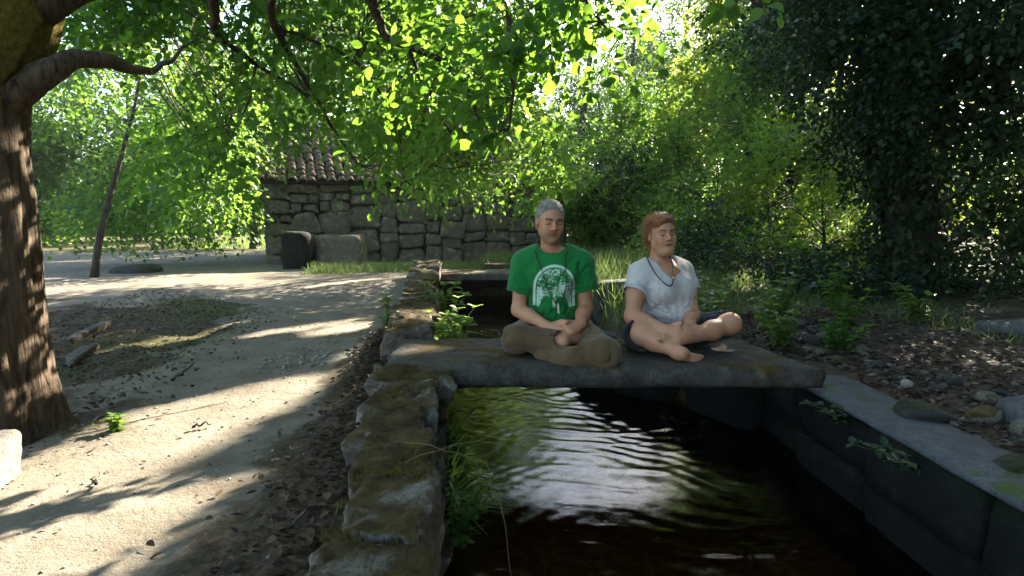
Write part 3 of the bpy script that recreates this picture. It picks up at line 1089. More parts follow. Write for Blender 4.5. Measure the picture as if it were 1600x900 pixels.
SA = math.pi / 2 - SUN_AZ
lit(310, 650, 0.55, 0.36, SA)
lit(190, 710, 0.55, 0.30, SA)
lit(90, 735, 0.5, 0.24, SA)
lit(430, 610, 0.55, 0.20, SA)
lit(270, 790, 0.42, 0.06, SA)
lit(110, 850, 0.5, 0.16, SA)
lit(540, 441, 0.75, 0.10, SA)
lit(480, 508, 0.7, 0.10, SA)
lit(300, 510, 0.6, 0.10, SA)
lit(640, 490, 0.34, 0.17, 1.4, 0.25)
lit(650, 545, 0.20, 0.10, 0.2, 0.25)
lit(740, 546, 0.26, 0.05, 0.2, 0.25)
lit(640, 650, 0.18, 0.06, 0.3, 0.25)
lit(1190, 560, 0.16, 0.05, 0.3, 0.25)
lit(1120, 545, 0.12, 0.05, 0.3, 0.25)
lit(930, 835, 0.22, 0.10, 0.2, -0.5)
lit(790, 495, 0.5, 0.12, 0.9, -0.4)
for q in ((0.21, 3.57, 1.12), (0.5, 3.6, 0.75), (0.86, 3.75, 1.06), (1.05, 3.75, 0.8), (1.2, 3.5, 0.46)):
    lit3(q, 0.14, 0.06, SA)
for q in ((-2.2, 3.0, 0.8), (-2.22, 3.0, 1.25), (-2.25, 3.0, 0.45), (-2.3, 3.0, 1.9), (-2.25, 3.0, 2.2), (-2.2, 3.0, 2.5)):
    lit3(q, 0.28, 0.16, SA)
for (px, py, Y) in ((950, 420, 7.5), (900, 400, 8.5), (710, 405, 11.5), (770, 405, 11.5), (950, 460, 6.0), (1010, 400, 8.0), (700, 480, 5.0), (720, 500, 4.8), (606, 450, 6.3), (1180, 430, 7.5)):
    lit3(at(px, py, Y), 0.45, 0.22, SA)
for (px, py, Y) in ((750, 130, 4.1), (820, 90, 4.1), (900, 80, 4.1), (780, 210, 4.1), (950, 60, 4.1), (700, 70, 4.2), (850, 160, 4.2), (800, 0, 4.0), (640, 150, 5.4), (560, 60, 5.0)):
    lit3(at(px, py, Y), 0.55, 0.40, SA)
for (px, py, Y) in ((300, 100, 6.5), (450, 60, 6.5), (380, 60, 7)):
    lit3(at(px, py, Y), 0.7, 0.35, SA)

for (px, py, Y) in ((1165, 120, 15), (1180, 220, 15), (1290, 200, 17), (1300, 320, 9.5), (1530, 330, 15), (1500, 250, 15), (1130, 250, 16), (1010, 250, 18), (930, 300, 19), (1200, 320, 9.5)):
    lit3(at(px, py, Y), 0.55, 0.30, SA)

# ------------------------------------------------------------------ the thick walnut tree at the left
r = rng(101)
wb = at(-22, 700, 2.95)
wb[2] = -0.1
walnut = thing("walnut_tree", wb, "thick mossy walnut tree beside the path with leafy branches hanging overhead", "tree")
P = smooth_path([wb, at(-26, 600, 2.95), at(-34, 480, 2.96), at(-46, 330, 2.97), at(-58, 220, 2.98), at(-56, 110, 3.0), at(-5, 0, 3.02), at(40, -160, 3.05), at(60, -330, 3.1)], 110)
tt = np.linspace(0, 1, 110)
rad = np.interp(tt, [0, .06, .14, .3, .5, .6, .68, .8, 1], [.37, .29, .255, .242, .235, .25, .28, .22, .17])
V, Q = tube(P, rad, 110, 5, 0.0)
cen = np.repeat(P, 110, 0)
out = unit(V - cen)
ang = np.tile(np.linspace(0, 2 * np.pi, 110, endpoint=False), 110)
zz = V[:, 2]
ridge_n = fbm(np.stack([np.cos(ang) * 3.2, np.sin(ang) * 3.2, zz * 0.8], -1), 1.6, 7, 4)
flare = sstep(0.45, -0.1, zz) * (0.05 * np.sin(ang * 5 + 1.0) + 0.03 * np.sin(ang * 3))
fine = 1 - 2 * np.abs(fbm(np.stack([np.cos(ang) * 9, np.sin(ang) * 9, zz * 1.3], -1), 1.0, 19, 3))
V = V + out * (ridge_n * 0.03 + flare + 0.013 * fine)[:, None]
mossa = np.clip(sstep(1.35, 1.85, zz + 0.25 * ridge_n), 0, 1)
obj("trunk", V, Q, M["bark"], walnut, True, attrs={"moss": mossa})

limbs_px = [
    [(0, 165, 3.0, .085), (45, 130, 2.98, .07), (85, 102, 3.0, .055), (122, 90, 3.1, .046), (168, 96, 3.3, .038), (204, 112, 3.6, .028), (240, 108, 4.0, .020), (280, 84, 4.6, .012), (310, 50, 5.0, .006)],
    [(55, 10, 3.0, .10), (120, -20, 3.1, .075), (220, -60, 3.4, .06), (320, -30, 4.2, .045), (338, 20, 4.8, .034), (342, 55, 5.2, .026), (400, 100, 5.6, .02), (480, 150, 6.2, .012)],
    [(60, -120, 3.05, .11), (230, -190, 3.3, .08), (420, -150, 3.8, .06), (540, -60, 4.4, .046), (590, 20, 4.8, .036), (612, 62, 4.9, .032), (690, 92, 5.1, .024), (735, 150, 5.3, .018), (762, 225, 5.4, .011), (770, 260, 5.4, .006)],
    [(60, -180, 3.05, .10), (300, -260, 3.4, .07), (420, -60, 4.6, .04), (430, 40, 5.2, .028), (470, 110, 5.7, .022), (520, 200, 6.2, .014), (560, 260, 6.5, .007)],
    [(420, -150, 3.8, .05), (600, -190, 3.7, .04), (760, -120, 3.8, .03), (790, -20, 4.0, .022), (795, 80, 4.1, .016), (800, 140, 4.2, .011), (790, 200, 4.2, .006)],
    [(600, -190, 3.7, .035), (800, -150, 3.6, .026), (880, -60, 3.8, .018), (920, 10, 4.0, .012), (965, 60, 4.1, .006)],
    [(640, 75, 5.0, .02), (660, 130, 5.4, .014), (700, 200, 5.8, .01), (740, 240, 6.0, .005)],
    [(690, 92, 5.1, .018), (660, 190, 5.6, .012), (650, 240, 5.8, .008), (700, 262, 5.9, .006), (800, 250, 6.0, .004)],
    [(430, 40, 5.2, .02), (560, 100, 5.8, .014), (620, 190, 6.2, .008), (630, 280, 6.4, .004)],
    [(400, 100, 5.6, .014), (380, 180, 6.0, .01), (330, 260, 6.4, .006), (320, 310, 6.6, .003)],
    [(120, -20, 3.1, .06), (300, -120, 2.9, .04), (640, -200, 2.8, .03), (950, -160, 2.8, .016), (1120, -40, 2.8, .008), (1180, 10, 2.85, .004)],
]
ends = []
for L in limbs_px:
    pts = np.array([at(a_, b_, c_) for a_, b_, c_, _ in L])
    n = len(L) * 7
    P = smooth_path(pts, n)
    P = P + np.stack([fbm(P, 5, 11 + j, 2) for j in range(3)], -1) * 0.03 * sstep(0, .3, np.linspace(0, 1, n))[:, None]
    rd = np.interp(np.linspace(0, 1, n), np.linspace(0, 1, len(L)), [q[3] for q in L])
    V, Q = tube(P, rd, 8, 9, 0.12)
    obj("branch", V, Q, M["bark"], walnut, True, attrs={"moss": np.zeros(len(V))})
    ends.append(P[n // 3:])
BR = np.concatenate(ends)

# leafy clumps hanging from those branches
bound = lambda x: np.interp(x, [60, 120, 230, 330, 400, 450, 520, 580, 640, 700, 760, 820, 870, 920, 980], [260, 330, 345, 330, 250, 240, 290, 325, 290, 275, 255, 235, 180, 120, 60])
clumps = []
for py in range(-260, 330, 42):
    for px in range(80, 960, 48):
        x_, y_ = px + r.normal(0, 20), py + r.normal(0, 16)
        if y_ > bound(x_) - 62 or (x_ > 860 and y_ > 120) or (x_ > 700 and y_ < -60):
            continue
        if (60 < x_ < 120 and y_ > 60) or (120 <= x_ < 250 and y_ > 110) or (405 < x_ < 480 and y_ > 165) or (480 <= x_ < 640 and y_ > 165 and r.random() < .5):
            continue
        Y = r.uniform(5.2, 8.2) - max(0, (x_ - 500)) * 0.002
        p = at(x_, y_, Y)
        s = r.uniform(.26, .42)
        clumps.append((p[0], p[1], p[2], s, s, s * .7, 25))
for (px, py, Y, n) in ((575, 288, 8.5, 9), (625, 270, 8.0, 12), (700, 275, 8.5, 12), (750, 290, 9, 10), (800, 265, 8.5, 18), (835, 270, 8.0, 16), (850, 245, 8.0, 12), (690, 240, 7, 14), (790, 240, 8, 18), (655, 235, 7.5, 14)):
    p = at(px, py, Y)
    clumps.append((p[0], p[1], p[2], .28, .28, .18, n))
n_front = len(clumps)
for (px, py, Y) in ((700, 40, 4.5), (740, 120, 4.5), (790, 60, 4.3), (830, 130, 4.5), (860, 10, 4.2), (900, 90, 4.4), (770, 180, 4.6), (700, 150, 4.8), (940, 50, 4.3), (650, 60, 5.0), (620, 130, 5.2), (800, -20, 4.2), (880, 60, 4.3), (930, 20, 4.2), (850, 90, 4.6), (955, 95, 4.4), (890, 125, 4.7)):
    p = at(px, py, Y)
    clumps.append((p[0], p[1], p[2], .22, .22, .15, 10 if px < 870 else 6))
for q in range(85):                                # unseen crown clumps over path and camera, added to cut sky light
    x, y = r.uniform(-5.5, 2.2), r.uniform(-3.5, 5.5)
    z = max(2.9, 1.5 + .46 * y) + r.uniform(.2, 3.0)
    clumps.append((x, y, z, .75, .75, .5, 38))
acc = Acc()
front = [c for k_, c in enumerate(clumps) if k_ < n_front + 18 and c[0] / c[1] > -0.2 and c[1] < 5.3]     # the sunlit outer sprays
for part_, gp_ in ((front, False), ([c for c in clumps if c not in front], True)):
    keep_lit = LIT[:]
    if not gp_:
        del LIT[6:]                                # only the sunny path shows through them
    LP, LD, LN, LS, LT, _ = twigs(r, part_, 7, 0.082, 0.34, 0.35, 0.3, True, 0.45)
    LIT[:] = keep_lit
    add_leaves(acc, LP, LD, LN, LS, T_HI, LT)
acc.build("foliage", M["leaf_walnut"], walnut)["kind"] = "stuff"
acc = Acc()
for c in clumps[:n_front:2]:                         # branchlets from the nearest limb into each clump
    c = np.array(c)
    j = np.argmin(np.linalg.norm(BR - c[:3] + np.array([0, 0, -0.3]), axis=1))
    lp = limb_path(r, BR[j], c[:3], 8, 0.06, 0.10)
    V, Q = tube(lp, np.linspace(0.008, 0.003, 8), 5)
    acc.add(V, Q)
    for q in range(4):
        V, Q = tube(limb_path(r, lp[r.integers(4, 8)], c[:3] + r.normal(0, .6, 3) * c[3:6], 5, 0.0, 0.1), np.linspace(0.004, 0.002, 5), 4)
        acc.add(V, Q)
acc.build("branchlets", M["twig"], walnut, True)["kind"] = "stuff"

# the near sprays: every leaf of its own
leaf_mes = []
for j in range(6):
    V = T_HI[0].copy()
    V[:, 0] *= 1.05 + 0.06 * j
    V[:, 2] += 0.05 * np.sin(V[:, 1] * 4 + j) + (V[:, 1] ** 2) * -0.04 * j
    me = mesh_np("leaf", V, T_HI[1])
    me.materials.append(M["leaf_walnut"])
    set_attr(me, "tint", np.full(len(V), 0.15 + 0.15 * j))
    leaf_mes.append(me)
near = [(750, 90, 4.0, .24, 34), (810, 60, 3.9, .26, 40), (870, 40, 3.85, .26, 40), (920, 70, 3.95, .22, 26), (955, 105, 4.0, .13, 10), (780, 150, 4.1, .22, 34), (770, 205, 4.1, .18, 26), (745, 195, 4.15, .14, 16), (700, 60, 4.1, .24, 20),
        (795, 15, 3.8, .25, 26), (1130, -8, 2.8, .10, 8), (1190, 0, 2.8, .06, 4), (1222, 18, 2.85, .02, 1)]
tw = Acc()
for (px, py, Y, s, n) in near:
    c = at(px, py, Y)
    j = np.argmin(np.linalg.norm(BR - c, axis=1))
    hub = BR[j]
    for q in range(max(2, n // 6)):
        e = c + r.normal(0, 0.55, 3) * s
        lp = limb_path(r, hub, e, 7, 0.05, 0.1)
        V, Q = tube(lp, np.linspace(0.005, 0.0022, 7), 4)
        tw.add(V, Q)
        for h in range(6 if n > 5 else 2):
            q_ = lp[int(r.integers(3, 7))] if h else lp[-1]
            D = unit(unit(e - hub) * 0.5 + r.normal(0, 0.6, 3) + np.array([0, 0, -0.45]))
            N = unit(np.array([0.1, -0.35, 0.8]) + r.normal(0, 0.4, 3))
            X = unit(np.cross(D, N))
            Z = np.cross(X, D)
            L = r.uniform(0.065, 0.11) * (0.75 if px > 1000 else 1)
            o = bpy.data.objects.new("leaf", leaf_mes[int(r.integers(6))])
            COL.objects.link(o)
            o.parent = walnut
            b0 = q_ + D * 0.015
            mtx = Matrix.Identity(4)
            for a_ in range(3):
                mtx[a_][0], mtx[a_][1], mtx[a_][2], mtx[a_][3] = X[a_] * L, D[a_] * L, Z[a_] * L, b0[a_] - wb[a_]
            o.matrix_local = mtx
tw.build("twigs", M["twig"], walnut, True)["kind"] = "stuff"

# ------------------------------------------------------------------ other trees, left to right
def g(px, py, Y):
    p = at(px, py, Y)
    return np.array([p[0], p[1], float(height(p[0], p[1])) - 0.05])


# leaning young tree with its wide low crown
b = g(146, 432, 10.6)
cl = []
r = rng(202)
for (px, py, n) in ((150, 330, 70), (190, 340, 90), (240, 345, 90), (300, 345, 90), (350, 330, 70), (180, 270, 80), (240, 280, 90), (300, 270, 90), (350, 250, 80), (385, 290, 60), (160, 190, 60), (230, 200, 80), (300, 190, 80), (370, 190, 70), (250, 110, 60), (330, 110, 60), (395, 120, 60), (130, 350, 40), (200, 365, 40), (270, 365, 40), (330, 350, 40), (400, 220, 40), (390, 330, 40), (270, 230, 80), (330, 300, 80)):
    Y = r.uniform(11.5, 14.0)
    p = at(px, py - 12, Y)
    cl.append((p[0], p[1], p[2], .55, .6, .38, n))
make_tree("walnut_tree", "slender leaning young tree with a low spreading crown beside the sandy clearing", "tree", b, [at(160, 350, 10.5), at(185, 260, 10.4), at(212, 160, 10.4), at(225, 60, 10.4)], 0.065, cl, "leaf_green", 0.105, 203, "dark_bark", 6, 0.42, flat=0.4, limbs=False)
# leafy tree at the right end of the house, leaning over the path
r = rng(205)
b = g(880, 398, 13.0)
cl = []
for q in range(44):
    px, py, Y = r.uniform(580, 880), r.uniform(-160, 175), r.uniform(10.2, 13.5)
    if px > 840 and py > 90:
        continue
    p = at(px, py, Y)
    cl.append((p[0], p[1], p[2], .6, .6, .45, 60))
for q in range(62):
    px, py = r.uniform(500, 868), r.uniform(160, 272)
    if (px < 650 and py > 212) or (px < 540 and py > 175):
        continue
    p = at(px, py, r.uniform(9.8, 12.6))
    cl.append((p[0], p[1], p[2], .45, .45, .28, 46))
make_tree("tree", "leafy tree leaning over the path from the right end of the stone house", "tree", b, [at(876, 330, 13), at(858, 250, 12.8), at(820, 120, 12.5), at(780, 0, 12.3), at(760, -90, 12)], 0.10, cl, "leaf_green", 0.10, 206, "dark_bark", 6, 0.45, limbs=False)
# post like trunk by the house
b = g(397, 384, 21)
cl = [blob(400, 250, 21, 1.3, 1.3, .9, 120), blob(350, 230, 22, 1.4, 1.4, 1.0, 120), blob(300, 260, 22, 1.4, 1.4, .8, 120), blob(430, 150, 21, 1.6, 1.6, 1.2, 130), blob(330, 310, 23, 1.2, 1.2, .6, 100), blob(380, 320, 24, 1.2, 1.2, .5, 80)]
make_tree("tree", "straight dark trunk standing left of the stone house", "tree", b, [at(397, 300, 21), at(398, 220, 21), at(400, 100, 21)], 0.14, cl, "leaf_green", 0.17, 204, "dark_bark", 7, 0.6)
for j, (px, py, Y, tx, lab) in enumerate(((238, 384, 20, 246, "thin bare sapling at the sunny back edge of the clearing, leftmost of its kind"), (254, 380, 21, 252, "thin upright sapling at the back of the clearing, just right of the leftmost one"), (327, 374, 23, 300, "thin sapling leaning left before the bright grass at the back of the clearing"))):
    b = g(px, py, Y)
    make_tree("sapling", lab, "sapling", b, [at((px + tx) / 2, py - 25, Y), at(tx, py - 60, Y), at(tx, py - 95, Y)], 0.05, [blob(tx, py - 80, Y, .7, .7, .5, 50), blob(tx + 20, py - 60, Y, .6, .6, .4, 30)], "leaf_green", 0.14, 210 + j, "dark_bark", 6, 0.5)
# trees beyond the clearing
for j, (px, Y, h, w, lab, lf) in enumerate((
        (60, 24, 8, 3.0, "broad leafy tree far left beyond the sandy clearing, half behind the walnut trunk", "leaf_green"),
        (215, 27, 9, 3.4, "tall leafy tree at the back left of the clearing", "leaf_far"),
        (330, 28, 12, 3.6, "bushy tree in sunlight beyond the clearing, left of the straight dark trunk", "leaf_yellow"),
        (480, 21, 12, 3.3, "tall tree rising directly behind the roof of the stone house", "leaf_green"),
        (640, 21.5, 11.5, 3.2, "leafy tree behind the middle of the house roof", "leaf_green"),
        (770, 24, 6.5, 2.2, "leafy tree behind the right end of the house roof", "leaf_green"))):
    r = rng(230 + j)
    b = g(px, 380, Y)
    cl = []
    for q in range(18):
        u = unit(r.normal(size=3)) * r.random() ** 0.4
        cl.append((b[0] + u[0] * w, b[1] + u[1] * w * .7, b[2] + h * 0.5 + u[2] * h * 0.46, 1.0, 1.0, .75, 95))
    make_tree("tree", lab, "tree", b, [b + np.array([.1, 0, h * .35]), b + np.array([-.1, .1, h * .65]), b + np.array([.1, 0, h * .9])], 0.16, cl, lf, 0.20, 240 + j, "dark_bark", 7, 0.7, "trees beyond the clearing and the house")
# ivy bush at the right end of the house
r = rng(260)
b = g(852, 380, 18.5)
make_tree("ivy_bush", "dark ivy covered stump at the right end of the house roof", "bush", b, [b + hz * 1.5, b + hz * 2.6], 0.12,
          [blob(845, 235, 18.5, .55, .6, .8, 160), blob(862, 290, 18.3, .45, .6, .9, 140), blob(858, 340, 18, .6, .6, .7, 120), blob(838, 215, 18.6, .4, .4, .4, 60)], "leaf_dark", 0.10, 261, "dark_bark", 7, 0.3, tmpl=T_IVY, shell=0.8)
# tall pale trees straight ahead
for j, (px, Y, top, w, lab, lf, nq) in enumerate((
        (915, 26, 60, 1.3, "slim tall hazy tree straight ahead, beside the bright gap in the sky", "leaf_far", 13),
        (985, 24, 20, 1.7, "tall hazy tree above the seated woman, its crown thin against the sky", "leaf_far", 20),
        (1065, 25, -30, 2.0, "tall hazy tree with a forked crown, right of the one above the woman", "leaf_far", 22),
        (1010, 30, 50, 2.2, "distant hazy tree filling the gap between the two tall ones", "leaf_far", 18))):
    r = rng(270 + j)
    b = g(px, 375, Y)
    t = at(px, top, Y)
    h = t[2] - b[2]
    cl = []
    for q in range(nq):
        f = r.uniform(0.10, 1.0)
        ww = w * (1.15 - 0.6 * f)
        cl.append((b[0] + r.normal(0, ww * .5), b[1] + r.normal(0, ww * .6), b[2] + h * f, .95, .95, .75, 125))
    make_tree("tall_tree", lab, "tree", b, [b + np.array([.1, 0, h * .35]), b + np.array([-.15, .1, h * .65]), b + np.array([.1, 0, h * .97])], 0.2, cl, lf, 0.12, 280 + j, "dark_bark", 7, 0.75, shell=0.2)
r = rng(290)
b = g(900, 385, 17.5)
cl = []
for q in range(150):  # crown out of view, added to shade the path
    Y = r.uniform(14.5, 20.5)
    x, z = r.uniform(.24, .62) * Y, 1 + Y * r.uniform(.40, .62)
    cl.append((x, Y, z, .95, .95, .7, 70))
make_tree("tall_tree", "slim trunked tall tree added so its unseen high crown shades the path", "tree", b, [b + np.array([.1, 0, 3]), b + np.array([.5, 0, 6]), b + np.array([1.6, .3, 9.5])], 0.13, cl, "leaf_green", 0.17, 291, "dark_bark", 7, 0.6, shell=.2, limbs=False)
# dark bushes behind the couple
for j, (px, py, Y, sx, sz, lab, lf, nt) in enumerate((
        (925, 320, 13.5, .9, .75, "shady leafy bush behind the seated man's shoulder", "leaf_green", 520),
        (985, 300, 14, .8, .9, "dark leafy bush behind the seated woman's head", "leaf_dark", 420),
        (900, 270, 16, .9, .9, "mid green bush just right of the ivy covered stump", "leaf_green", 420),
        (965, 235, 17, 1.2, 1.2, "bushy green tree crown low between the two people", "leaf_green", 600),
        (1060, 240, 13, 1.1, 1.2, "tall green hazel bush behind and right of the woman's head", "leaf_green", 620),
        (1120, 330, 9.5, .75, .75, "leafy green shrub close behind the woman's shoulder", "leaf_green", 560),
        (1090, 390, 8.2, .5, .45, "low dark shrub with shiny leaves behind the woman's arm", "leaf_dark", 420),
        (1200, 300, 9.5, .95, .95, "broad sunlit green shrub in the middle of the right bank", "leaf_green", 760),
        (1180, 415, 8.0, .6, .38, "low leafy shrub at the foot of the broad sunlit one", "leaf_green", 420),
        (1285, 330, 9.0, .7, 1.0, "yellow green shrub beside the dark ivy tree", "leaf_yellow", 620),
        (1270, 440, 7.0, .6, .42, "dark shrub in deep shade at the left foot of the ivy tree", "leaf_dark", 520))):
    c = at(px, py, Y)
    b = np.array([c[0], c[1], float(height(c[0], c[1])) - 0.03])
    hh = max(c[2] - b[2], 0.2)
    r = rng(300 + j)
    cl = []
    for q in range(9):
        f = r.uniform(-1, 1)
        cl.append((c[0] + r.normal(0, sx * .6), c[1] + r.normal(0, sx * .4), max(c[2] + f * sz * .9, b[2] + .1), sx * .55, sx * .55, sz * .42, nt / 5))
    for q in range(3):
        cl.append((b[0] + r.normal(0, sx * .5), b[1] + r.normal(0, sx * .3), b[2] + hh * r.uniform(.1, .6), sx * .6, sx * .5, hh * .25, nt / 8))
    make_tree("shrub", lab, "shrub", b, [b + hz * hh * .5 + np.array([.05, 0, 0]), c, c + hz * sz * .7], 0.035, cl, lf, 0.055 if Y < 10 else 0.08, 320 + j, "dark_bark", 7, 0.3, shell=0.3)
for j, (px, Y, z0, z1, w, lab, lf, nq) in enumerate((
        (930, 19, .6, 4.6, 1.5, "dense green tree behind the seated man, below the bright gap in the sky", "leaf_green", 22),
        (1030, 18, .6, 5.0, 1.5, "dense green tree rising behind the seated woman", "leaf_green", 24),
        (1130, 16, .8, 6.5, 1.5, "dense sunlit tree behind the shrubs to the right of the woman", "leaf_yellow", 26),
        (1230, 14, .8, 6.0, 1.4, "leafy green tree left of the ivy tree", "leaf_green", 26))):
    r = rng(370 + j)
    b = g(px, 385, Y)
    cl = []
    for q in range(nq):
        f = r.uniform(0, 1)
        cl.append((b[0] + r.normal(0, w * .5), b[1] + r.normal(0, w * .4), z0 + (z1 - z0) * f, .75, .75, .55, 110))
    make_tree("tree", lab, "tree", b, [b + hz * z1 * .3, b + hz * z1 * .65 + np.array([.2, 0, 0]), b + hz * z1 * .95], 0.12, cl, lf, 0.115, 380 + j, "dark_bark", 7, 0.5, shell=0.25)
# sunlit trees at the right, seen against the light
for j, (px, Y, z0, z1, w, lab, lf, nq, nt) in enumerate((
        (1165, 15, 2.2, 8.5, 1.5, "sunlit yellow green tree against the sky, left of the dark ivy tree", "leaf_yellow", 24, 70),
        (1290, 17, 1.5, 8.0, 1.8, "yellow green tree glowing behind the edge of the dark ivy tree", "leaf_yellow", 24, 70),
        (1530, 15, 0.5, 5.5, 2.2, "sunlit yellow green tree glimpsed behind the right side of the dark ivy tree", "leaf_yellow", 26, 70),
        (1400, 20, 0.5, 7.0, 2.6, "sunlit tree far behind the dark ivy trunk", "leaf_yellow", 24, 60))):
    r = rng(350 + j)
    b = g(px, 380, Y)
    cl = []
    for q in range(nq):
        f = r.uniform(0, 1)
        cl.append((b[0] + r.normal(0, w * .55), b[1] + r.normal(0, w * .5), z0 + (z1 - z0) * f, .8, .8, .6, nt))
    make_tree("tree", lab, "tree", b, [b + hz * z1 * .3, b + hz * z1 * .65 + np.array([.2, 0, 0]), b + hz * z1 * .95], 0.15, cl, lf, 0.12, 360 + j, "dark_bark", 7, 0.55, shell=0.25)

# the dark ivy clad tree
r = rng(401)
ib = g(1432, 470, 6.6)
ivy_tree = thing("ivy_tree", ib, "big dark tree wrapped in ivy on the right bank, its crown in shade", "tree")
P = smooth_path([ib, at(1428, 420, 6.6), at(1415, 320, 6.65), at(1395, 220, 6.7), at(1390, 100, 6.8), at(1400, -100, 7.0), at(1380, -330, 7.2)], 30)
rad = np.linspace(.30, .15, 30)
V, Q = tube(P, rad, 14, 402, 0.2)
obj("trunk", V, Q, M["dark_bark"], ivy_tree, True, attrs={"moss": np.zeros(len(V))})
n = 5200
j = r.integers(0, 26, n)
a = r.uniform(0, 2 * np.pi, n)
o_ = np.stack([np.cos(a), np.sin(a), r.normal(0, .25, n)], -1)
LPi = P[j] + r.normal(0, .06, (n, 3)) + o_ * (rad[j] + np.abs(r.normal(0.02, .07, n)))[:, None]
acc = Acc()
add_leaves(acc, LPi, np.stack([o_[:, 0] * .4, o_[:, 1] * .4, -np.ones(n)], -1) + r.normal(0, .4, (n, 3)), o_ + r.normal(0, .3, (n, 3)) + np.array([0, 0, .3]), r.uniform(.05, .10, n), T_IVY, r.random(n))
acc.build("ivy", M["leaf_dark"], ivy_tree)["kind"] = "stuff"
cl = []
for (px, py, Y, s, n) in ((1290, -30, 6.2, .6, 100), (1290, 60, 6.0, .5, 90), (1350, 20, 5.8, .6, 110), (1340, 110, 6.2, .55, 110), (1400, 60, 5.6, .6, 110), (1440, 140, 5.6, .55, 110), (1500, 60, 5.2, .6, 120), (1560, 20, 5.0, .6, 120), (1570, 120, 5.2, .55, 120), (1500, 180, 5.6, .45, 80), (1600, 200, 5.2, .45, 90), (1560, 270, 6.2, .4, 70), (1600, 330, 6.0, .5, 110), (1640, 120, 5.4, .6, 110),
                       (1400, -60, 6.0, .7, 110), (1500, -60, 5.6, .7, 120), (1600, -80, 5.2, .7, 120), (1310, 170, 6.8, .42, 60), (1350, 230, 6.6, .4, 60), (1450, 240, 6.2, .36, 60), (1600, 420, 6.0, .5, 110), (1540, 470, 6.2, .42, 110), (1480, 500, 6.0, .36, 90), (1390, 480, 6.2, .38, 100), (1330, 500, 6.0, .3, 80), (1580, 520, 5.8, .4, 100), (1640, 480, 5.6, .5, 110), (1470, 420, 6.4, .32, 60), (1640, 300, 5.6, .5, 100), (1370, 400, 6.6, .3, 60)):
    p = at(px, py, Y)
    cl.append((p[0], p[1], p[2], s, s, s * .8, n))
# the part of its crown above the frame shades the people and the water
for q in range(130):
    x, y, z = r.uniform(1.6, 8.5), r.uniform(5.6, 13.0), r.uniform(3.4, 7.8)
    if x < 0.42 * y - 0.9 and z < 1 + 0.52 * y:
        continue
    cl.append((x, y, z, .9, .9, .6, 75))
for q in range(60):  # unseen clumps added above the kerb to keep sky light off it
    x, y = r.uniform(1.2, 5.5), r.uniform(-2.0, 5.5)
    cl.append((x, y, max(2.7, 1.6 + .46 * y) + r.uniform(.1, 2.6), .7, .7, .5, 50))
cl = [(*c[:6], c[6] * 1.8) for c in cl]
LP, LD, LN, LS, LT, _ = twigs(r, cl, 7, 0.066, 0.34, 0.3, 0.2, True, 0.6)
acc = Acc()
add_leaves(acc, LP, LD, LN, LS, T_LO, LT)
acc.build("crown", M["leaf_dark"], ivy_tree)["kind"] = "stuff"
acc = Acc()
for c in cl[:30] + cl[30:-60:7]:
    a0 = P[int(np.clip((c[2] - ib[2]) / (P[-1, 2] - ib[2]) * 24, 3, 29))]
    lp = limb_path(r, a0, c[:3], 9, 0.08, 0.05)
    d = np.linalg.norm(np.array(c[:3]) - a0)
    V, Q = tube(lp, np.linspace(.012 + .009 * d, .006, 9), 5)
    acc.add(V, Q)
acc.build("limbs", M["dark_bark"], ivy_tree, True)["kind"] = "stuff"

# a far wood all round that closes the view
r = rng(501)
n = 42000
th = r.uniform(-1.25, 1.25, n)
d = r.uniform(42, 60, n)
hgt_ = 1.5 + 5.0 * (0.5 + 0.5 * np.sin(th * 9.0 + 1.0)) * (0.6 + 0.4 * np.sin(th * 23)) + 1.5
P = np.stack([np.sin(th) * d, np.cos(th) * d, r.random(n) ** 0.85 * np.maximum(hgt_, 3.0)], -1)
N = unit(r.normal(size=(n, 3)) + np.array([0, -.3, .6]))
acc = Acc()
add_leaves(acc, P, unit(r.normal(size=(n, 3)) + np.array([0, 0, -.4])), N, r.uniform(.5, .9, n), T_LO, np.clip(0.5 + 0.3 * vnoise(P, 0.2, 5) + r.normal(0, .15, n), 0, 1))
tag(acc.build("far_wood", M["leaf_far"]), "distant wood that closes the view beyond the clearing", kind="stuff")

# unseen wood beside and behind the camera, added to block sky fill
r = rng(511)
n = 45000
th = r.uniform(1.0, 2.9, n)
d = r.uniform(5.5, 11, n) * np.interp(th, [1.15, 1.6, 2.6, 3.6, 4.3], [1.0, .85, 1.0, 1.25, 1.7])
P = np.stack([np.sin(th) * d, np.cos(th) * d + .5, .2 + r.random(n) ** .75 * (9.0 + 2.5 * np.sin(th * 7))], -1)
acc = Acc()
add_leaves(acc, P, unit(r.normal(size=(n, 3)) + np.array([0, 0, -.4])), unit(r.normal(size=(n, 3)) + np.array([0, 0, .6])), r.uniform(.22, .45, n), T_LO, r.random(n))
tag(acc.build("unseen_wood", M["leaf_dark"]), "unseen dark wood added beside and behind the clearing to block sky light", kind="stuff")

# ------------------------------------------------------------------ grass, weeds, ivy, dead leaves, pebbles


def grass_patch(acc, x, y, h, r, w=0.008, lean=0.35, n_seg=None):
    z = height(x, y) - 0.01
    n = len(x)
    D = unit(np.stack([r.normal(0, lean, n), r.normal(0, lean, n), np.ones(n)], -1))
    N = unit(np.stack([r.normal(size=n), r.normal(size=n), np.full(n, .3)], -1))
    add_leaves(acc, np.stack([x, y, z], -1), D, N, h, T_BLADE, np.clip(r.normal(.5, .25, n), 0, 1), np.full(n, w) * r.uniform(.6, 1.4, n))


def scatter_px(r, n, poly_x, poly_y, z=0.1):
    """random ground points inside a pixel rectangle"""
    out = []
    px, py = r.uniform(*poly_x, n), r.uniform(*poly_y, n)
    return np.array([gp(a_, b_)[:2] for a_, b_ in zip(px, py)])


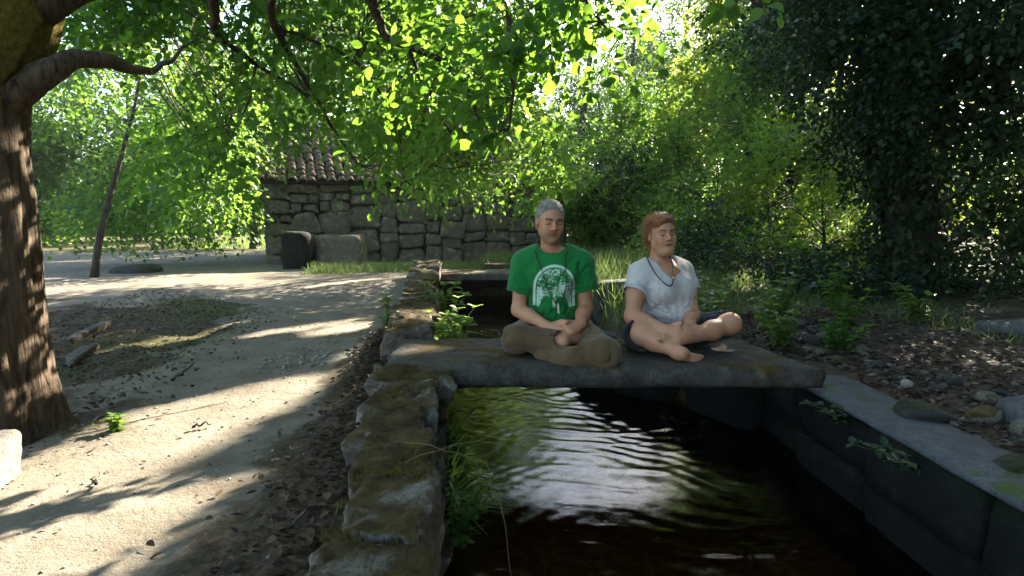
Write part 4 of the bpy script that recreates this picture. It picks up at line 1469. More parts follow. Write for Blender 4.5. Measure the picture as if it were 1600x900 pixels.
r = rng(601)
acc = Acc()
n = 16000                                                        # tall grass on the right bank behind the couple
x = r.uniform(0.5, 3.0, n); y = r.uniform(5.4, 12.5, n)
kp = x > right_x(y) + 0.06
kp &= r.random(n) < 0.35 + 0.65 * (n2(x, y, .9, 91) > -0.1)
x, y = x[kp], y[kp]
grass_patch(acc, x, y, r.uniform(.10, .34, len(x)) * np.where(x < 2.2, 1.3, .8), r, .007, .55)
tag(acc.build("grass", M["grass"]), "tall sunlit grass on the far bank behind the man and the woman", kind="stuff")
acc = Acc()
n = 5000
x = r.uniform(-3.6, 1.2, n); y = 12.2 + 0.37 * (x + 2.0) + r.normal(0, .32, n) - 0.15
grass_patch(acc, x, y, r.uniform(.07, .24, n), r, .013, .5)
n = 9000
x = r.uniform(-12, -1.5, n); y = r.uniform(21, 34, n)
grass_patch(acc, x, y, r.uniform(.10, .25, n), r, .03, .4)
tag(acc.build("grass", M["grass"]), "green grass along the foot of the house wall and in the far meadow", kind="stuff")
acc = Acc()
n = 9000                                                         # thin grass and moss in the hollow left of the path
x = r.uniform(-4.6, -1.9, n); y = r.uniform(2.8, 8.0, n)
kp = (x < np.interp(y, PY_, PX_) + .08) & (n2(x, y, 1.4, 95) > -0.02)
grass_patch(acc, x[kp], y[kp], r.uniform(.015, .06, kp.sum()), r, .006, .9)
n = 2600
x = r.uniform(1.8, 4.5, n); y = r.uniform(3.9, 6.2, n)
kp = n2(x, y, 1.2, 96) > .12
grass_patch(acc, x[kp], y[kp], r.uniform(.04, .16, kp.sum()), r, .008, .7)
tag(acc.build("grass", M["grass"]), "sparse short grass in the hollow and along the leaf strewn bank", kind="stuff")
# drooping grasses and ferny weeds against the inner side of the channel wall
acc = Acc()
for (y0, y1, n, h) in ((1.3, 3.0, 420, .20), (2.95, 3.2, 160, .16), (4.0, 5.6, 500, .22)):
    y = r.uniform(y0, y1, n); x = wall_x(y) + .16 + np.abs(r.normal(0, .035, n))
    z = r.uniform(-.36, .0, n)
    kp = n2(y, y * 0, 2.2, 97) > -.15
    x, y, z = x[kp], y[kp], z[kp]
    m = len(x)
    D = unit(np.stack([r.uniform(.1, .8, m), r.normal(0, .35, m), r.uniform(-.3, 1, m)], -1))
    add_leaves(acc, np.stack([x, y, z], -1), D, unit(r.normal(size=(m, 3))), r.uniform(.3, 1, m) * h, T_BLADE, r.random(m), r.uniform(.005, .012, m))
tag(acc.build("waterside_grass", M["weed"]), "green weeds and grass hanging along the inner face of the channel wall", kind="stuff")


def stem_plant(name, base, h, n_stem, spread, leaf_l, seed, label, cat="plant", mat="weed", group=None, pairs=9, lean=(0, 0)):
    r = rng(seed)
    root = thing(name, base, label, cat, group)
    st, lv = Acc(), Acc()
    for k_ in range(n_stem):
        a = r.uniform(0, 6.28)
        d = np.array([math.cos(a), math.sin(a), 0]) * spread * r.uniform(.2, 1)
        hh = h * r.uniform(.6, 1.05)
        b0 = base + d * .25
        P = smooth_path([b0, b0 + d * .3 + hz * hh * .5, b0 + d + hz * hh + np.array([lean[0], lean[1], 0]) * hh], 12)
        V, Q = tube(P, np.linspace(.005, .002, 12), 5)
        st.add(V, Q)
        i_ = np.linspace(2, 11, pairs).astype(int)
        for q, ix in enumerate(i_):
            m = 2 if q < pairs - 1 else 4
            az = q * 1.6 + np.arange(m) * (6.28 / m) + r.normal(0, .2, m)
            D = np.stack([np.cos(az), np.sin(az), r.normal(-.15, .25, m) + (.5 if q == pairs - 1 else 0)], -1)
            add_leaves(lv, np.repeat(P[ix][None], m, 0), D, np.stack([r.normal(0, .2, m), r.normal(0, .2, m), np.ones(m)], -1), leaf_l * r.uniform(.7, 1.1, m) * (1 - .35 * abs(q / pairs - .45)), T_HI, np.clip(r.normal(.55, .2, m), 0, 1))
    st.build("stems", M["weed"], root, True)["kind"] = "stuff"
    lv.build("leaves", M[mat], root)["kind"] = "stuff"


def wp(y, off, z):
    return np.array([wall_x(y) + off, y, z])


stem_plant("nettle_plant", wp(4.35, .22, -.15), .44, 10, .12, .10, 701, "pale green sunlit nettle on the water side of the wall just behind the slab", lean=(.1, 0))
stem_plant("nettle_plant", wp(4.95, .22, -.2), .56, 11, .15, .085, 702, "bushy green nettle growing from the channel wall behind the pale one", lean=(.15, 0))
stem_plant("nettle_plant", wp(6.0, .26, -.1), .56, 10, .24, .09, 703, "darker green nettle farther up the channel wall near the footbridge", lean=(.25, 0))
stem_plant("wall_seedling", wp(5.6, -.24, .0), .34, 3, .05, .085, 704, "lone yellow green seedling on the path side of the channel wall", pairs=8)
stem_plant("wall_weed", wp(3.05, .20, -.25), .22, 6, .1, .05, 705, "small bright weed at the corner between slab and channel wall", lean=(.2, -.1))
stem_plant("wall_weed", wp(2.4, .22, -.3), .26, 6, .1, .045, 706, "weed with small pale flowers low on the channel wall near the water", lean=(.2, 0))
stem_plant("grass_tuft", gp(183, 672), .07, 5, .03, .05, 707, "small bright green tuft by the roots of the walnut trunk", pairs=4)
for j, (x, y, h) in enumerate(((1.25, 4.35, .30), (1.55, 4.2, .26), (1.85, 4.35, .34), (2.15, 4.15, .24), (1.45, 4.8, .36), (2.0, 4.9, .4), (2.6, 4.9, .34), (2.35, 5.5, .42), (1.7, 5.5, .4), (2.9, 5.7, .4), (1.2, 5.2, .35), (3.2, 5.0, .3))):
    stem_plant("bank_plant", np.array([x, y, float(height(x, y)) - .02]), h, 7, .16, .075, 720 + j, "leafy green weed on the right bank behind the slab", "plant", "weed" if j % 3 else "leaf_green", "weeds on the right bank")
for j, (px, py) in enumerate(((1215, 612), (1330, 668), (1485, 740))):
    q = on(px, py, 0.02)
    stem_plant("kerb_ivy", np.array([1.52, q[1], 0.04]), .08, 5, .10, .05, 740 + j, ("small ivy sprig hanging below the right end of the slab", "ivy tuft hanging from the middle of the kerb over the water", "round leafed sprig on the near part of the kerb edge")[j], "plant", "leaf_dark", lean=(-1.2, 0), pairs=5)

# dead leaves


def litter(n, x, y, r, mat, size, label, dz=0.012):
    acc = Acc()
    z = height(x, y) + np.abs(r.normal(0, dz, len(x)))
    m = len(x)
    a = r.uniform(0, 6.28, m)
    D = np.stack([np.cos(a), np.sin(a), r.normal(0, .25, m)], -1)
    N = unit(np.stack([r.normal(0, .38, m), r.normal(0, .38, m), np.ones(m)], -1))
    add_leaves(acc, np.stack([x, y, z], -1), D, N, r.uniform(.5, 1.1, m) * size, T_HI, np.clip(r.normal(.4, .28, m), 0, 1), r.uniform(.5, 1.1, m) * size * .9)
    return tag(acc.build("fallen_leaves", M[mat]), label, kind="stuff")


r = rng(801)
x = 1.88 + np.abs(r.normal(0, 1.0, 5200)); y = r.uniform(1.2, 5.6, 5200)
x = np.where(y > 3.9, x - .3, x)
litter(0, x[:2900], y[:2900], r, "litter", .052, "brown dead leaves covering the right bank behind the kerb")
litter(0, x[2900:], y[2900:], r, "litter_grey", .048, "grey weathered dead leaves scattered over the right bank")
y = r.uniform(.9, 5.0, 2600)
x = wall_x(y) - .17 - np.abs(r.normal(0, .17, 2600)) * np.interp(y, [1, 3, 5], [1.1, .8, .5])
litter(0, x, y, r, "litter", .042, "dark dead leaves heaped along the path side of the channel wall", .03)
n = 6500
x = r.uniform(-5.0, -1.7, n); y = r.uniform(2.6, 8.8, n)
kp = x < np.interp(y, PY_, PX_) + r.normal(0, .22, n)
litter(0, x[kp], y[kp], r, "litter", .042, "dead leaves in the hollow between the walnut tree and the path")
n = 520
x = r.uniform(-2.4, -.7, n); y = r.uniform(1.3, 9.5, n)
kp = (x < wall_x(y) - .2)
litter(0, x[kp], y[kp], r, "litter", .026, "a few small dead leaves scattered on the sandy path", .004)

# pebbles
r = rng(811)
acc = Acc()


def pebbles(x, y, s, tint):
    V, F = CG[2]
    for a_, b_, c_ in zip(x, y, s):
        P = unit(V) * np.array([1, r.uniform(.6, 1), r.uniform(.45, .8)]) * c_
        P = (P + r.normal(0, .1, P.shape) * c_) @ rot_z(r.uniform(0, 6))
        acc.add(P + np.array([a_, b_, float(height(a_, b_)) + c_ * .3]), F)


pc = gp(478, 562)
pebbles(pc[0] + r.normal(0, .16, 110), pc[1] + r.normal(0, .2, 110), r.uniform(.007, .021, 110), 0)
n = 900
x = r.uniform(-2.3, -.6, n); y = 1.3 + 6 * r.random(n) ** 1.6
kp = x < wall_x(y) - .22
pebbles(x[kp], y[kp], .002 + .007 * r.random(kp.sum()) ** 4, 0)
tag(acc.build("pebbles", M["pebble"], None, True), "pale pebbles heaped and scattered on the sandy path", kind="stuff")

# moss tufts on the wall top
r = rng(821)
acc = Acc()
for (x, y, z, w, L, a) in TOPS:
    if y > 5.2 or y < .9:
        continue
    n = 380
    xx = x + r.uniform(-w * .46, w * .46, n); y2 = y + r.uniform(-L * .5, L * .5, n)
    kp = n2(xx, y2, 3.2, 823, 3) > .06
    m = kp.sum()
    acc_z = z - .018 + 0 * xx[kp]
    add_leaves(acc, np.stack([xx[kp], y2[kp], acc_z], -1), unit(np.stack([r.normal(0, .6, m), r.normal(0, .6, m), np.ones(m)], -1)), unit(r.normal(size=(m, 3))), r.uniform(.012, .032, m), T_BLADE, r.random(m), r.uniform(.004, .010, m))
tag(acc.build("moss", M["moss_tuft"]), "brown and golden moss growing on top of the channel wall", kind="stuff")
acc = Acc()
for (a_, b_) in (((-.36, 2.05, .26), (-.05, 2.0, .15)), ((-.1, 2.3, .1), (.02, 1.75, -.2)), ((-.33, 1.9, .25), (-.02, 2.1, .23))):
    P = limb_path(r, np.array(a_), np.array(b_), 8, .1, .03)
    V, Q = tube(P, np.linspace(.0018, .0009, 8), 4)
    acc.add(V, Q, tint=.8)
tag(acc.build("dry_stalks", M["dry_grass"]), "dry grass stalks lying across the channel wall", kind="stuff")

# ------------------------------------------------------------------ hazy late afternoon air
V, F = CG[1]
k = bpy.data.materials.new("hazy_air")
k.use_nodes = True
k.node_tree.nodes.remove(k.node_tree.nodes["Principled BSDF"])
vol = k.node_tree.nodes.new("ShaderNodeVolumePrincipled")
vol.inputs["Color"].default_value = (0.9, 0.95, 1.0, 1)
vol.inputs["Density"].default_value = 0.0005
vol.inputs["Anisotropy"].default_value = 0.45
k.node_tree.links.new(vol.outputs[0], k.node_tree.nodes["Material Output"].inputs["Volume"])
tag(obj("haze", V * np.array([75, 60, 9.25]) + np.array([0, 38, 7.6]), F, k), "thin haze in the air of the clearing", kind="stuff")
# ------------------------------------------------------------------ people: distance fields meshed as one continuous skin
class Field:
    def __init__(self, lo, hi, h):
        self.lo, self.h = np.array(lo, float), h
        self.n = np.ceil((np.array(hi) - self.lo) / h).astype(int) + 1
        self.f = np.full(self.n, 0.08, np.float32)

    def _win(self, lo, hi, pad):
        a = np.clip(np.floor((np.array(lo) - pad - self.lo) / self.h).astype(int), 0, self.n)
        b = np.clip(np.ceil((np.array(hi) + pad - self.lo) / self.h).astype(int) + 1, 0, self.n)
        sl = tuple(slice(i, j) for i, j in zip(a, b))
        ax = [self.lo[i] + self.h * np.arange(a[i], b[i]) for i in range(3)]
        return sl, np.stack(np.meshgrid(*ax, indexing='ij'), -1)

    def put(self, fn, lo, hi, k=0.02, op='add', pad=0.045):
        sl, P = self._win(np.asarray(lo), np.asarray(hi), pad)
        if P.size == 0:
            return self
        d = fn(P).astype(np.float32)
        f = self.f[sl]
        if op == 'sub':
            d = -d
            h = np.maximum(k - np.abs(f - d), 0) / k
            self.f[sl] = np.maximum(f, d) + h * h * k * 0.25
        else:
            h = np.maximum(k - np.abs(f - d), 0) / k
            self.f[sl] = np.minimum(f, d) - h * h * k * 0.25
        return self

    def cap(self, a, b, ra, rb=None, k=0.02, op='add', cut=False):
        """round cone from a to b; cut: flat end at b"""
        a, b = np.asarray(a, float), np.asarray(b, float)
        rb = ra if rb is None else rb
        ba = b - a
        L2 = float(ba @ ba) + 1e-12
        rm = max(ra, rb)

        def fn(P):
            t_ = ((P - a) @ ba) / L2
            t = np.clip(t_, 0, 1)
            d = np.linalg.norm(P - a - t[..., None] * ba, axis=-1) - (ra + (rb - ra) * t)
            if cut:
                d = np.maximum(d, (t_ - 1) * math.sqrt(L2))
            return d
        return self.put(fn, np.minimum(a, b) - rm, np.maximum(a, b) + rm, k, op)

    def path(self, pts, rad, k=0.015):
        for i in range(len(pts) - 1):
            self.cap(pts[i], pts[i + 1], rad[i], rad[i + 1], k)
        return self

    def ell(self, c, r, k=0.02, op='add', rot=None):
        c, r = np.asarray(c, float), np.asarray(r, float)
        Rm = np.eye(3) if rot is None else np.asarray(rot)

        def fn(P):
            q = (P - c) @ Rm
            k0 = np.linalg.norm(q / r, axis=-1)
            k1 = np.linalg.norm(q / (r * r), axis=-1)
            return k0 * (k0 - 1) / np.maximum(k1, 1e-6)
        m = r.max()
        return self.put(fn, c - m, c + m, k, op)

    def folds(self, amp, freq, seed, stretch=(1, 1, 1)):
        """cloth folds: noise displacement near the surface"""
        idx = np.where(np.abs(self.f) < 0.03)
        P = self.lo + self.h * np.stack(idx, -1)
        nv = fbm(P * np.asarray(stretch), freq, seed, 3)
        nv = 1 - 2 * np.abs(nv) ** 0.7
        self.f[idx] += (amp * nv).astype(np.float32)
        return self

    def crease(self, a, b, rad, amp, freq, seed, along=0.3):
        """folds that run along the segment a-b, strongest near it"""
        a, b = np.asarray(a, float), np.asarray(b, float)
        u = unit(b - a)
        idx = np.where(np.abs(self.f) < 0.03)
        P = self.lo + self.h * np.stack(idx, -1)
        t = np.clip((P - a) @ u, 0, np.linalg.norm(b - a))
        d = np.linalg.norm(P - a - t[:, None] * u, axis=1)
        Q = P - (1 - along) * ((P - a) @ u)[:, None] * u
        nv = 1 - 2.2 * np.abs(fbm(Q, freq, seed, 3)) ** 0.5
        self.f[idx] += (amp * 1.25 * (np.clip(nv, -1, 1) - 0.7) * sstep(rad, rad * .4, d)).astype(np.float32)   # ridges stand out, never in
        return self

    def mesh(self, smooth=1):
        f, h = self.f, self.h
        s = f < 0
        cnt = sum(s[i:s.shape[0] - 1 + i, j:s.shape[1] - 1 + j, k:s.shape[2] - 1 + k].astype(np.int8) for i in (0, 1) for j in (0, 1) for k in (0, 1))
        act = (cnt > 0) & (cnt < 8)
        ix = np.stack(np.where(act), -1)
        vid = np.full(act.shape, -1, np.int64)
        vid[act] = np.arange(len(ix))
        acc = np.zeros((len(ix), 3))
        num = np.zeros(len(ix))
        for ax in range(3):
            o1, o2 = [x for x in range(3) if x != ax]
            for a in (0, 1):
                for b in (0, 1):
                    p = ix.copy()
                    p[:, o1] += a
                    p[:, o2] += b
                    q = p.copy()
                    q[:, ax] += 1
                    fa, fb = f[tuple(p.T)], f[tuple(q.T)]
                    m = (fa < 0) != (fb < 0)
                    t = np.where(m, fa / np.where(m, fa - fb, 1), 0)
                    pt = p.astype(float)
                    pt[:, ax] += t
                    acc[m] += pt[m]
                    num[m] += 1
        V = acc / num[:, None] * h + self.lo
        Fs = []
        for ax in range(3):
            o1, o2 = (ax + 1) % 3, (ax + 2) % 3
            sl0 = [slice(None)] * 3
            sl1 = [slice(None)] * 3
            sl0[ax], sl1[ax] = slice(0, -1), slice(1, None)
            chg = s[tuple(sl0)] != s[tuple(sl1)]
            e = np.stack(np.where(chg), -1)
            e = e[(e[:, o1] > 0) & (e[:, o2] > 0) & (e[:, o1] < s.shape[o1] - 1) & (e[:, o2] < s.shape[o2] - 1)]
            q = []
            for (a, b) in ((0, 0), (-1, 0), (-1, -1), (0, -1)):
                c = e.copy()
                c[:, o1] += a
                c[:, o2] += b
                q.append(vid[tuple(c.T)])
            q = np.stack(q, -1)
            inside = s[tuple(e.T)]
            q[~inside] = q[~inside][:, ::-1]
            Fs.append(q)
        F = np.concatenate(Fs)
        for _ in range(smooth):
            A_, n_ = np.zeros_like(V), np.zeros(len(V))
            for i in range(4):
                for j in ((i + 1) % 4, (i + 3) % 4):
                    np.add.at(A_, F[:, i], V[F[:, j]])
                    np.add.at(n_, F[:, i], 1)
            V = V * 0.5 + 0.5 * A_ / np.maximum(n_, 1)[:, None]
        return V, F


def skin_mat(name, base, red, stub=None):
    k = NT(name)
    c = k.mix(k.step(k.noise(14, 5, 0.65), 0.40, 0.66), base, red)
    c = k.mix(k.math('MULTIPLY', k.step(k.noise(5.5, 3, .6), .5, .7), .5), c, (base[0] * .78, base[1] * .66, base[2] * .62))
    c = k.mix(k.math('MULTIPLY', k.step(k.noise(160, 2, .6), .55, .75), .25), c, tuple(v * .6 for v in base))
    c = k.mix(k.attr("lip"), c, (base[0] * 0.80, base[1] * 0.42, base[2] * 0.42))
    if stub:
        c = k.mix(k.math('MULTIPLY', k.attr("stubble"), k.math('ADD', .35, k.math('MULTIPLY', k.noise(420, 2), .7))), c, stub)
    c = k.mix(k.attr("brow"), c, stub or (0.07, 0.03, 0.018))
    k.b.inputs["Subsurface Weight"].default_value = 0.12
    k.b.inputs["Subsurface Radius"].default_value = (0.012, 0.005, 0.003)
    return k.set(color=c, rough=0.50, spec=0.35, normal=k.bump(k.noise(260, 3, .6), 0.12, 0.002))


def cloth_mat(name, c0, c1, weave=700, bump=0.25, scale=5, rough=0.9):
    k = NT(name)
    c = k.mix(k.step(k.noise(scale, 5, .65), 0.35, 0.7), c0, c1)
    w = k.noise(weave, 2, .6)
    c = k.mix(k.math('MULTIPLY', k.step(w, .5, .8), .3), c, tuple(v * .6 for v in c0))
    k.set(color=c, rough=rough, spec=0.15, normal=k.bump(k.math('ADD', k.math('MULTIPLY', w, .3), k.noise(26, 4, .6)), bump, 0.006))
    k.b.inputs["Sheen Weight"].default_value = 0.15
    k.col = c
    return k


SK_M = skin_mat("man_skin", (0.46, 0.235, 0.13), (0.50, 0.205, 0.118), (0.10, 0.075, 0.06))
SK_W = skin_mat("woman_skin", (0.47, 0.245, 0.14), (0.51, 0.215, 0.128))
STR_M = leaf_mat("grey_hair_strand", (0.05, 0.042, 0.034), (0.40, 0.37, 0.33), (0.3, 0.28, 0.25), 0.25, 0.45, 0.4)
STR_W = leaf_mat("auburn_hair_strand", (0.035, 0.011, 0.005), (0.42, 0.16, 0.05), (0.45, 0.18, 0.06), 0.3, 0.4, 0.5)
HAIR_M = cloth_mat("grey_hair", (0.12, 0.10, 0.082), (0.28, 0.255, 0.215), 420, 0.4, 60, .6).m
HAIR_W = cloth_mat("auburn_hair", (0.13, 0.042, 0.015), (0.31, 0.11, 0.036), 240, 0.8, 30, .5).m
K_SHIRT = cloth_mat("green_cotton", (0.008, 0.135, 0.03), (0.010, 0.175, 0.038), 800, .22, 5)
# printed emblem on the green shirt: a white arch with a speckled tree below it
k = K_SHIRT
uv = k.n("ShaderNodeSeparateXYZ", {0: k.attr("print", "Vector")})
U_, V_, FR = uv.outputs[0], uv.outputs[1], uv.outputs[2]
rr = k.math('SQRT', k.math('ADD', k.math('POWER', U_, 2.0), k.math('POWER', k.math('MULTIPLY', k.math('MAXIMUM', V_, 0.0), 0.92), 2.0)))
absu = k.math('ABSOLUTE', U_)
ringm = k.math('MULTIPLY', k.step(rr, 0.86, 0.88), k.step(rr, 1.0, 0.98))
ringm = k.math('MULTIPLY', ringm, k.step(V_, -0.92, -0.88))
inner = k.math('MULTIPLY', k.step(rr, 0.84, 0.80), k.step(V_, -0.96, -0.92))
spk = k.n("ShaderNodeTexNoise", {"Vector": k.attr("print", "Vector"), "Scale": 9.0, "Detail": 6.0, "Roughness": 0.8}).outputs["Fac"]
cl_ = k.n("ShaderNodeTexNoise", {"Vector": k.attr("print", "Vector"), "Scale": 2.6, "Detail": 2.0, "Roughness": 0.5}).outputs["Fac"]
crown_ = k.math('MULTIPLY', k.step(k.math('ADD', spk, k.math('MULTIPLY', cl_, .5)), 0.74, 0.80), k.step(V_, -0.5, -0.35))
foot = k.math('MULTIPLY', k.step(k.math('ADD', absu, k.math('MULTIPLY', V_, .35)), 0.34, 0.42), k.step(V_, -0.05, -0.25))
foot = k.math('MULTIPLY', foot, k.step(spk, 0.40, 0.46))
trunk_ = k.math('MULTIPLY', k.step(absu, 0.10, 0.07), k.math('MULTIPLY', k.step(V_, 0.1, 0.0), k.step(spk, .46, .5)))
msk = k.math('MAXIMUM', ringm, k.math('MULTIPLY', inner, k.math('MAXIMUM', crown_, k.math('MAXIMUM', foot, trunk_))))
msk = k.math('MULTIPLY', k.math('MULTIPLY', msk, FR), 0.92)
k.set(color=k.mix(k.math('MULTIPLY', k.attr("rib"), .45), k.mix(msk, k.col, (0.52, 0.66, 0.55)), (0.003, 0.05, 0.012)))
TEE = K_SHIRT.m
K_W = cloth_mat("pale_cotton", (0.48, 0.44, 0.425), (0.57, 0.53, 0.51), 800, .22)
TEE_W = K_W.set(color=K_W.mix(K_W.math('MULTIPLY', K_W.attr("rib"), .35), K_W.col, (0.25, 0.23, 0.235)))
TROUSER = cloth_mat("khaki_cotton", (0.085, 0.052, 0.025), (0.125, 0.08, 0.04), 600, .3).m
SHORTS = cloth_mat("navy_cotton", (0.012, 0.015, 0.024), (0.022, 0.026, 0.038), 600, .3).m
BLACK = cloth_mat("black_cloth", (0.010, 0.010, 0.011), (0.018, 0.018, 0.019), 500, .3).m
k = NT("dark_bead")
BEAD = k.set(color=(0.025, 0.014, 0.010), rough=0.35, spec=0.4)
k = NT("eyelash")
LASH = k.set(color=(0.02, 0.012, 0.008), rough=0.7)
k = NT("brow_hair_dark")
BROW_M = k.set(color=(0.035, 0.022, 0.016), rough=0.8)
k = NT("brow_hair_brown")
BROW_W = k.set(color=(0.06, 0.028, 0.016), rough=0.8)
k = NT("lip_seam")
LIP = k.set(color=(0.10, 0.028, 0.022), rough=0.6)
k = NT("pale_tassel")
TASSEL = k.set(color=(0.55, 0.50, 0.42), rough=0.8)


def seg_dist(P, a, b, ra, rb):
    a, b = np.asarray(a, float), np.asarray(b, float)
    ba = b - a
    t = np.clip(((P - a) @ ba) / (ba @ ba), 0, 1)
    return np.linalg.norm(P - a - t[:, None] * ba, axis=1) - (ra + (rb - ra) * t)


def rib_attr(V, necks, sleeves):
    """collar band and the stitched line above each sleeve hem"""
    d = np.min([seg_dist(V, *n_) for n_ in necks], axis=0)
    rib = sstep(.018, .014, d)
    for e, sh, el in sleeves:
        u = unit(el - sh)
        t = (V - e) @ u
        near = np.linalg.norm(V - e - t[:, None] * u, axis=1) < .1
        rib = np.maximum(rib, near * sstep(.006, .003, np.abs(t + .020)))
    return rib


def frame(yaw, pitch=0.0, roll=0.0):
    """columns: right (image right when yaw = 0), back, up of a head or torso facing the camera"""
    cy_, sy_ = math.cos(yaw), math.sin(yaw)
    Rz = np.array([[cy_, -sy_, 0], [sy_, cy_, 0], [0, 0, 1]])
    cp, sp = math.cos(pitch), math.sin(pitch)
    Rx = np.array([[1, 0, 0], [0, cp, -sp], [0, sp, cp]])
    cr, sr = math.cos(roll), math.sin(roll)
    Ry = np.array([[cr, 0, sr], [0, 1, 0], [-sr, 0, cr]])
    return Rz @ Rx @ Ry


def head_field(F, C, Rm, s=1.0, fem=False):
    """sculpts a head with closed eyes into the field; local axes x right, -y forward, z up"""
    C = np.asarray(C)

    def L(x, y, z):
        return C + Rm @ (np.array([x, y, z]) * s)

    def E(c, r, k=.02, op='add', rot=None):
        F.ell(L(*c), np.array(r) * s, k * s, op, Rm if rot is None else Rm @ rot)

    def K(a, b, ra, rb=None, k=.02, op='add'):
        F.cap(L(*a), L(*b), ra * s, (ra if rb is None else rb) * s, k * s, op)
    E((0, .018, .035), (.074, .094, .083))
    E((0, -.012, .012), (.067, .080, .075), .03)
    E((0, -.022, -.050), (.056 if not fem else .058, .064, .068), .03)
    K((-.046, -.0, -.062), (-.016, -.066, -.098), .020, .018, .03)
    K((.046, -.0, -.062), (.016, -.066, -.098), .020, .018, .03)
    E((0, -.070, -.103), (.024, .021, .019), .02)
    for sx in (-1, 1):
        E((sx * .036, -.062, -.030), (.027, .025, .024), .025)           # cheekbone
        E((sx * .034, -.060, -.060), (.020, .024, .026), .03)
        F.ell(L(sx * .031, -.096, .000), np.array([.0205, .0185, .0145]) * s, .016 * s, 'sub', Rm)   # socket
        E((sx * .031, -.0715, -.002), (.0160, .0140, .0120), .005)           # closed lid
        K((sx * .012, -.0875, .0175), (sx * .046, -.076, .0185), .0085, .007, .014)   # brow ridge
        E((sx * .076, .012, -.012), (.010, .019, .031), .008, 'add', frame(sx * .35))
        F.ell(L(sx * .084, .006, -.008), np.array([.006, .010, .017]) * s, .008 * s, 'sub', Rm)
        E((sx * .0125, -.102, -.0345), (.0085, .0105, .0075), .008)        # nostril wing
        K((sx * .010, -.0865, -.052), (sx * .026, -.079, -.068), .003, .003, .012)
    K((0, -.090, .012), (0, -.112, -.026), .0078, .0105, .012)
    E((0, -.114, -.031), (.0115, .0105, .0095), .008)
    E((0, -.083, -.052), (.022, .012, .014), .014)
    K((-.021, -.082, -.0655), (.021, -.082, -.0655), .0045, None, .006)
    K((-.010, -.0905, -.0635), (.010, -.0905, -.0635), .0052, None, .006)
    K((-.013, -.0885, -.0725), (.013, -.0885, -.0725), .0058, None, .006)
    F.cap(L(-.020, -.0955, -.0678), L(.020, -.0955, -.0678), .0022 * s, None, .004 * s, 'sub')
    return L


def hand_field(F, wrist, d, n, curl, spread=0.10, thumb_side=1, s=1.0, ln=1.0, thumb_to=None):
    """palm, four unequal bent fingers and a thumb. d: wrist to knuckles, n: back of the hand"""
    w = np.asarray(wrist, float)
    d = unit(np.asarray(d, float))
    n = np.asarray(n, float)
    n = unit(n - d * (n @ d))
    sd = np.cross(d, n) * thumb_side                     # towards the thumb
    rot = np.stack([d, sd, n], 1)
    F.ell(w + d * .045 * s, np.array([.052, .040, .0165]) * s, .012, 'add', rot)
    F.ell(w + d * .066 * s + n * .002, np.array([.026, .041, .0145]) * s, .012, 'add', rot)
    F.cap(w - d * .02 * s, w + d * .03 * s, .0245 * s, .022 * s, .02)
    for i, (off, L_, r_) in enumerate(((.031, .071, .0084), (.0105, .079, .0087), (-.0100, .073, .0082), (-.0290, .058, .0074))):
        p = w + d * (.083 - .0035 * abs(i - 1.2)) * s + sd * off * s
        ph = np.array([.45, .31, .24]) * L_ * s * ln
        a = spread * (1.2 - i) * .6
        dd = unit(d * math.cos(a) + sd * math.sin(a))
        ang = 0.0
        pts, rad = [p - dd * .012 * s], [r_ * s]
        pts.append(p)
        rad.append(r_ * 1.06 * s)
        for q in range(3):
            ang += curl[q] * (1 + .10 * (i - 1.5))
            p = p + (dd * math.cos(ang) - n * math.sin(ang)) * ph[q]
            pts.append(p)
            rad.append(r_ * s * (1.0, .93, .80)[q])
        F.path(pts, rad, .004)
    b = w + d * .022 * s + sd * .026 * s - n * .004 * s
    tip = b + (d * .050 + sd * .040 - n * .012) * s if thumb_to is None else np.asarray(thumb_to)
    mid = (b + tip) / 2 + sd * .010 * s
    F.path([w + d * .012 * s + sd * .012 * s, b, mid, tip], np.array([.017, .0145, .0115, .0090]) * s, .008)


def foot_field(F, ankle, toe_dir, up, s=1.0, big=1):
    """bare foot: heel, arch, ball and five toes; big = side of the big toe (sign along up x dir)"""
    a = np.asarray(ankle, float)
    d = unit(np.asarray(toe_dir, float))
    u = np.asarray(up, float)
    u = unit(u - d * (u @ d))
    sd = np.cross(u, d) * big
    F.cap(a, a - u * .030 * s - d * .018 * s, .034 * s, .031 * s, .02)
    F.ell(a - d * .030 * s - u * .038 * s, np.array([.030, .028, .028]) * s, .02)
    F.cap(a - u * .020 * s + d * .01 * s, a + d * .115 * s - u * .046 * s + sd * .010 * s, .032 * s, .022 * s, .025)
    F.cap(a - u * .038 * s, a + d * .110 * s - u * .050 * s - sd * .018 * s, .026 * s, .018 * s, .025)
    for i, (off, L_, r_) in enumerate(((.026, .048, .0125), (.010, .042, .0092), (-.004, .037, .0088), (-.017, .031, .0082), (-.029, .025, .0080))):
        p = a + d * (.122 - .006 * i) * s - u * .052 * s + sd * off * s
        F.path([p - d * .02 * s, p + d * L_ * .55 * s + u * .003 * s, p + d * L_ * s - u * .003 * s], np.array([r_ * 1.1, r_, r_ * .95]) * s, .006)


def strands(name, parent, mat, V, F, r, n, length, width, dirfn, keep=None):
    """short hairs rooted on a hair shell"""
    c = V[F].mean(1)
    nn = unit(np.cross(V[F[:, 1]] - V[F[:, 0]], V[F[:, 2]] - V[F[:, 0]]))
    ok = np.arange(len(F)) if keep is None else np.where(keep(c, nn))[0]
    j = r.choice(ok, n)
    D = unit(dirfn(c[j], nn[j]) + r.normal(0, .28, (n, 3)))
    acc = Acc()
    add_leaves(acc, c[j] - nn[j] * .002, D, nn[j] + r.normal(0, .3, (n, 3)), length * r.uniform(.5, 1.2, n), T_BLADE, r.random(n), np.full(n, width))
    o = acc.build(name, mat, parent)
    o["kind"] = "stuff"
    return o


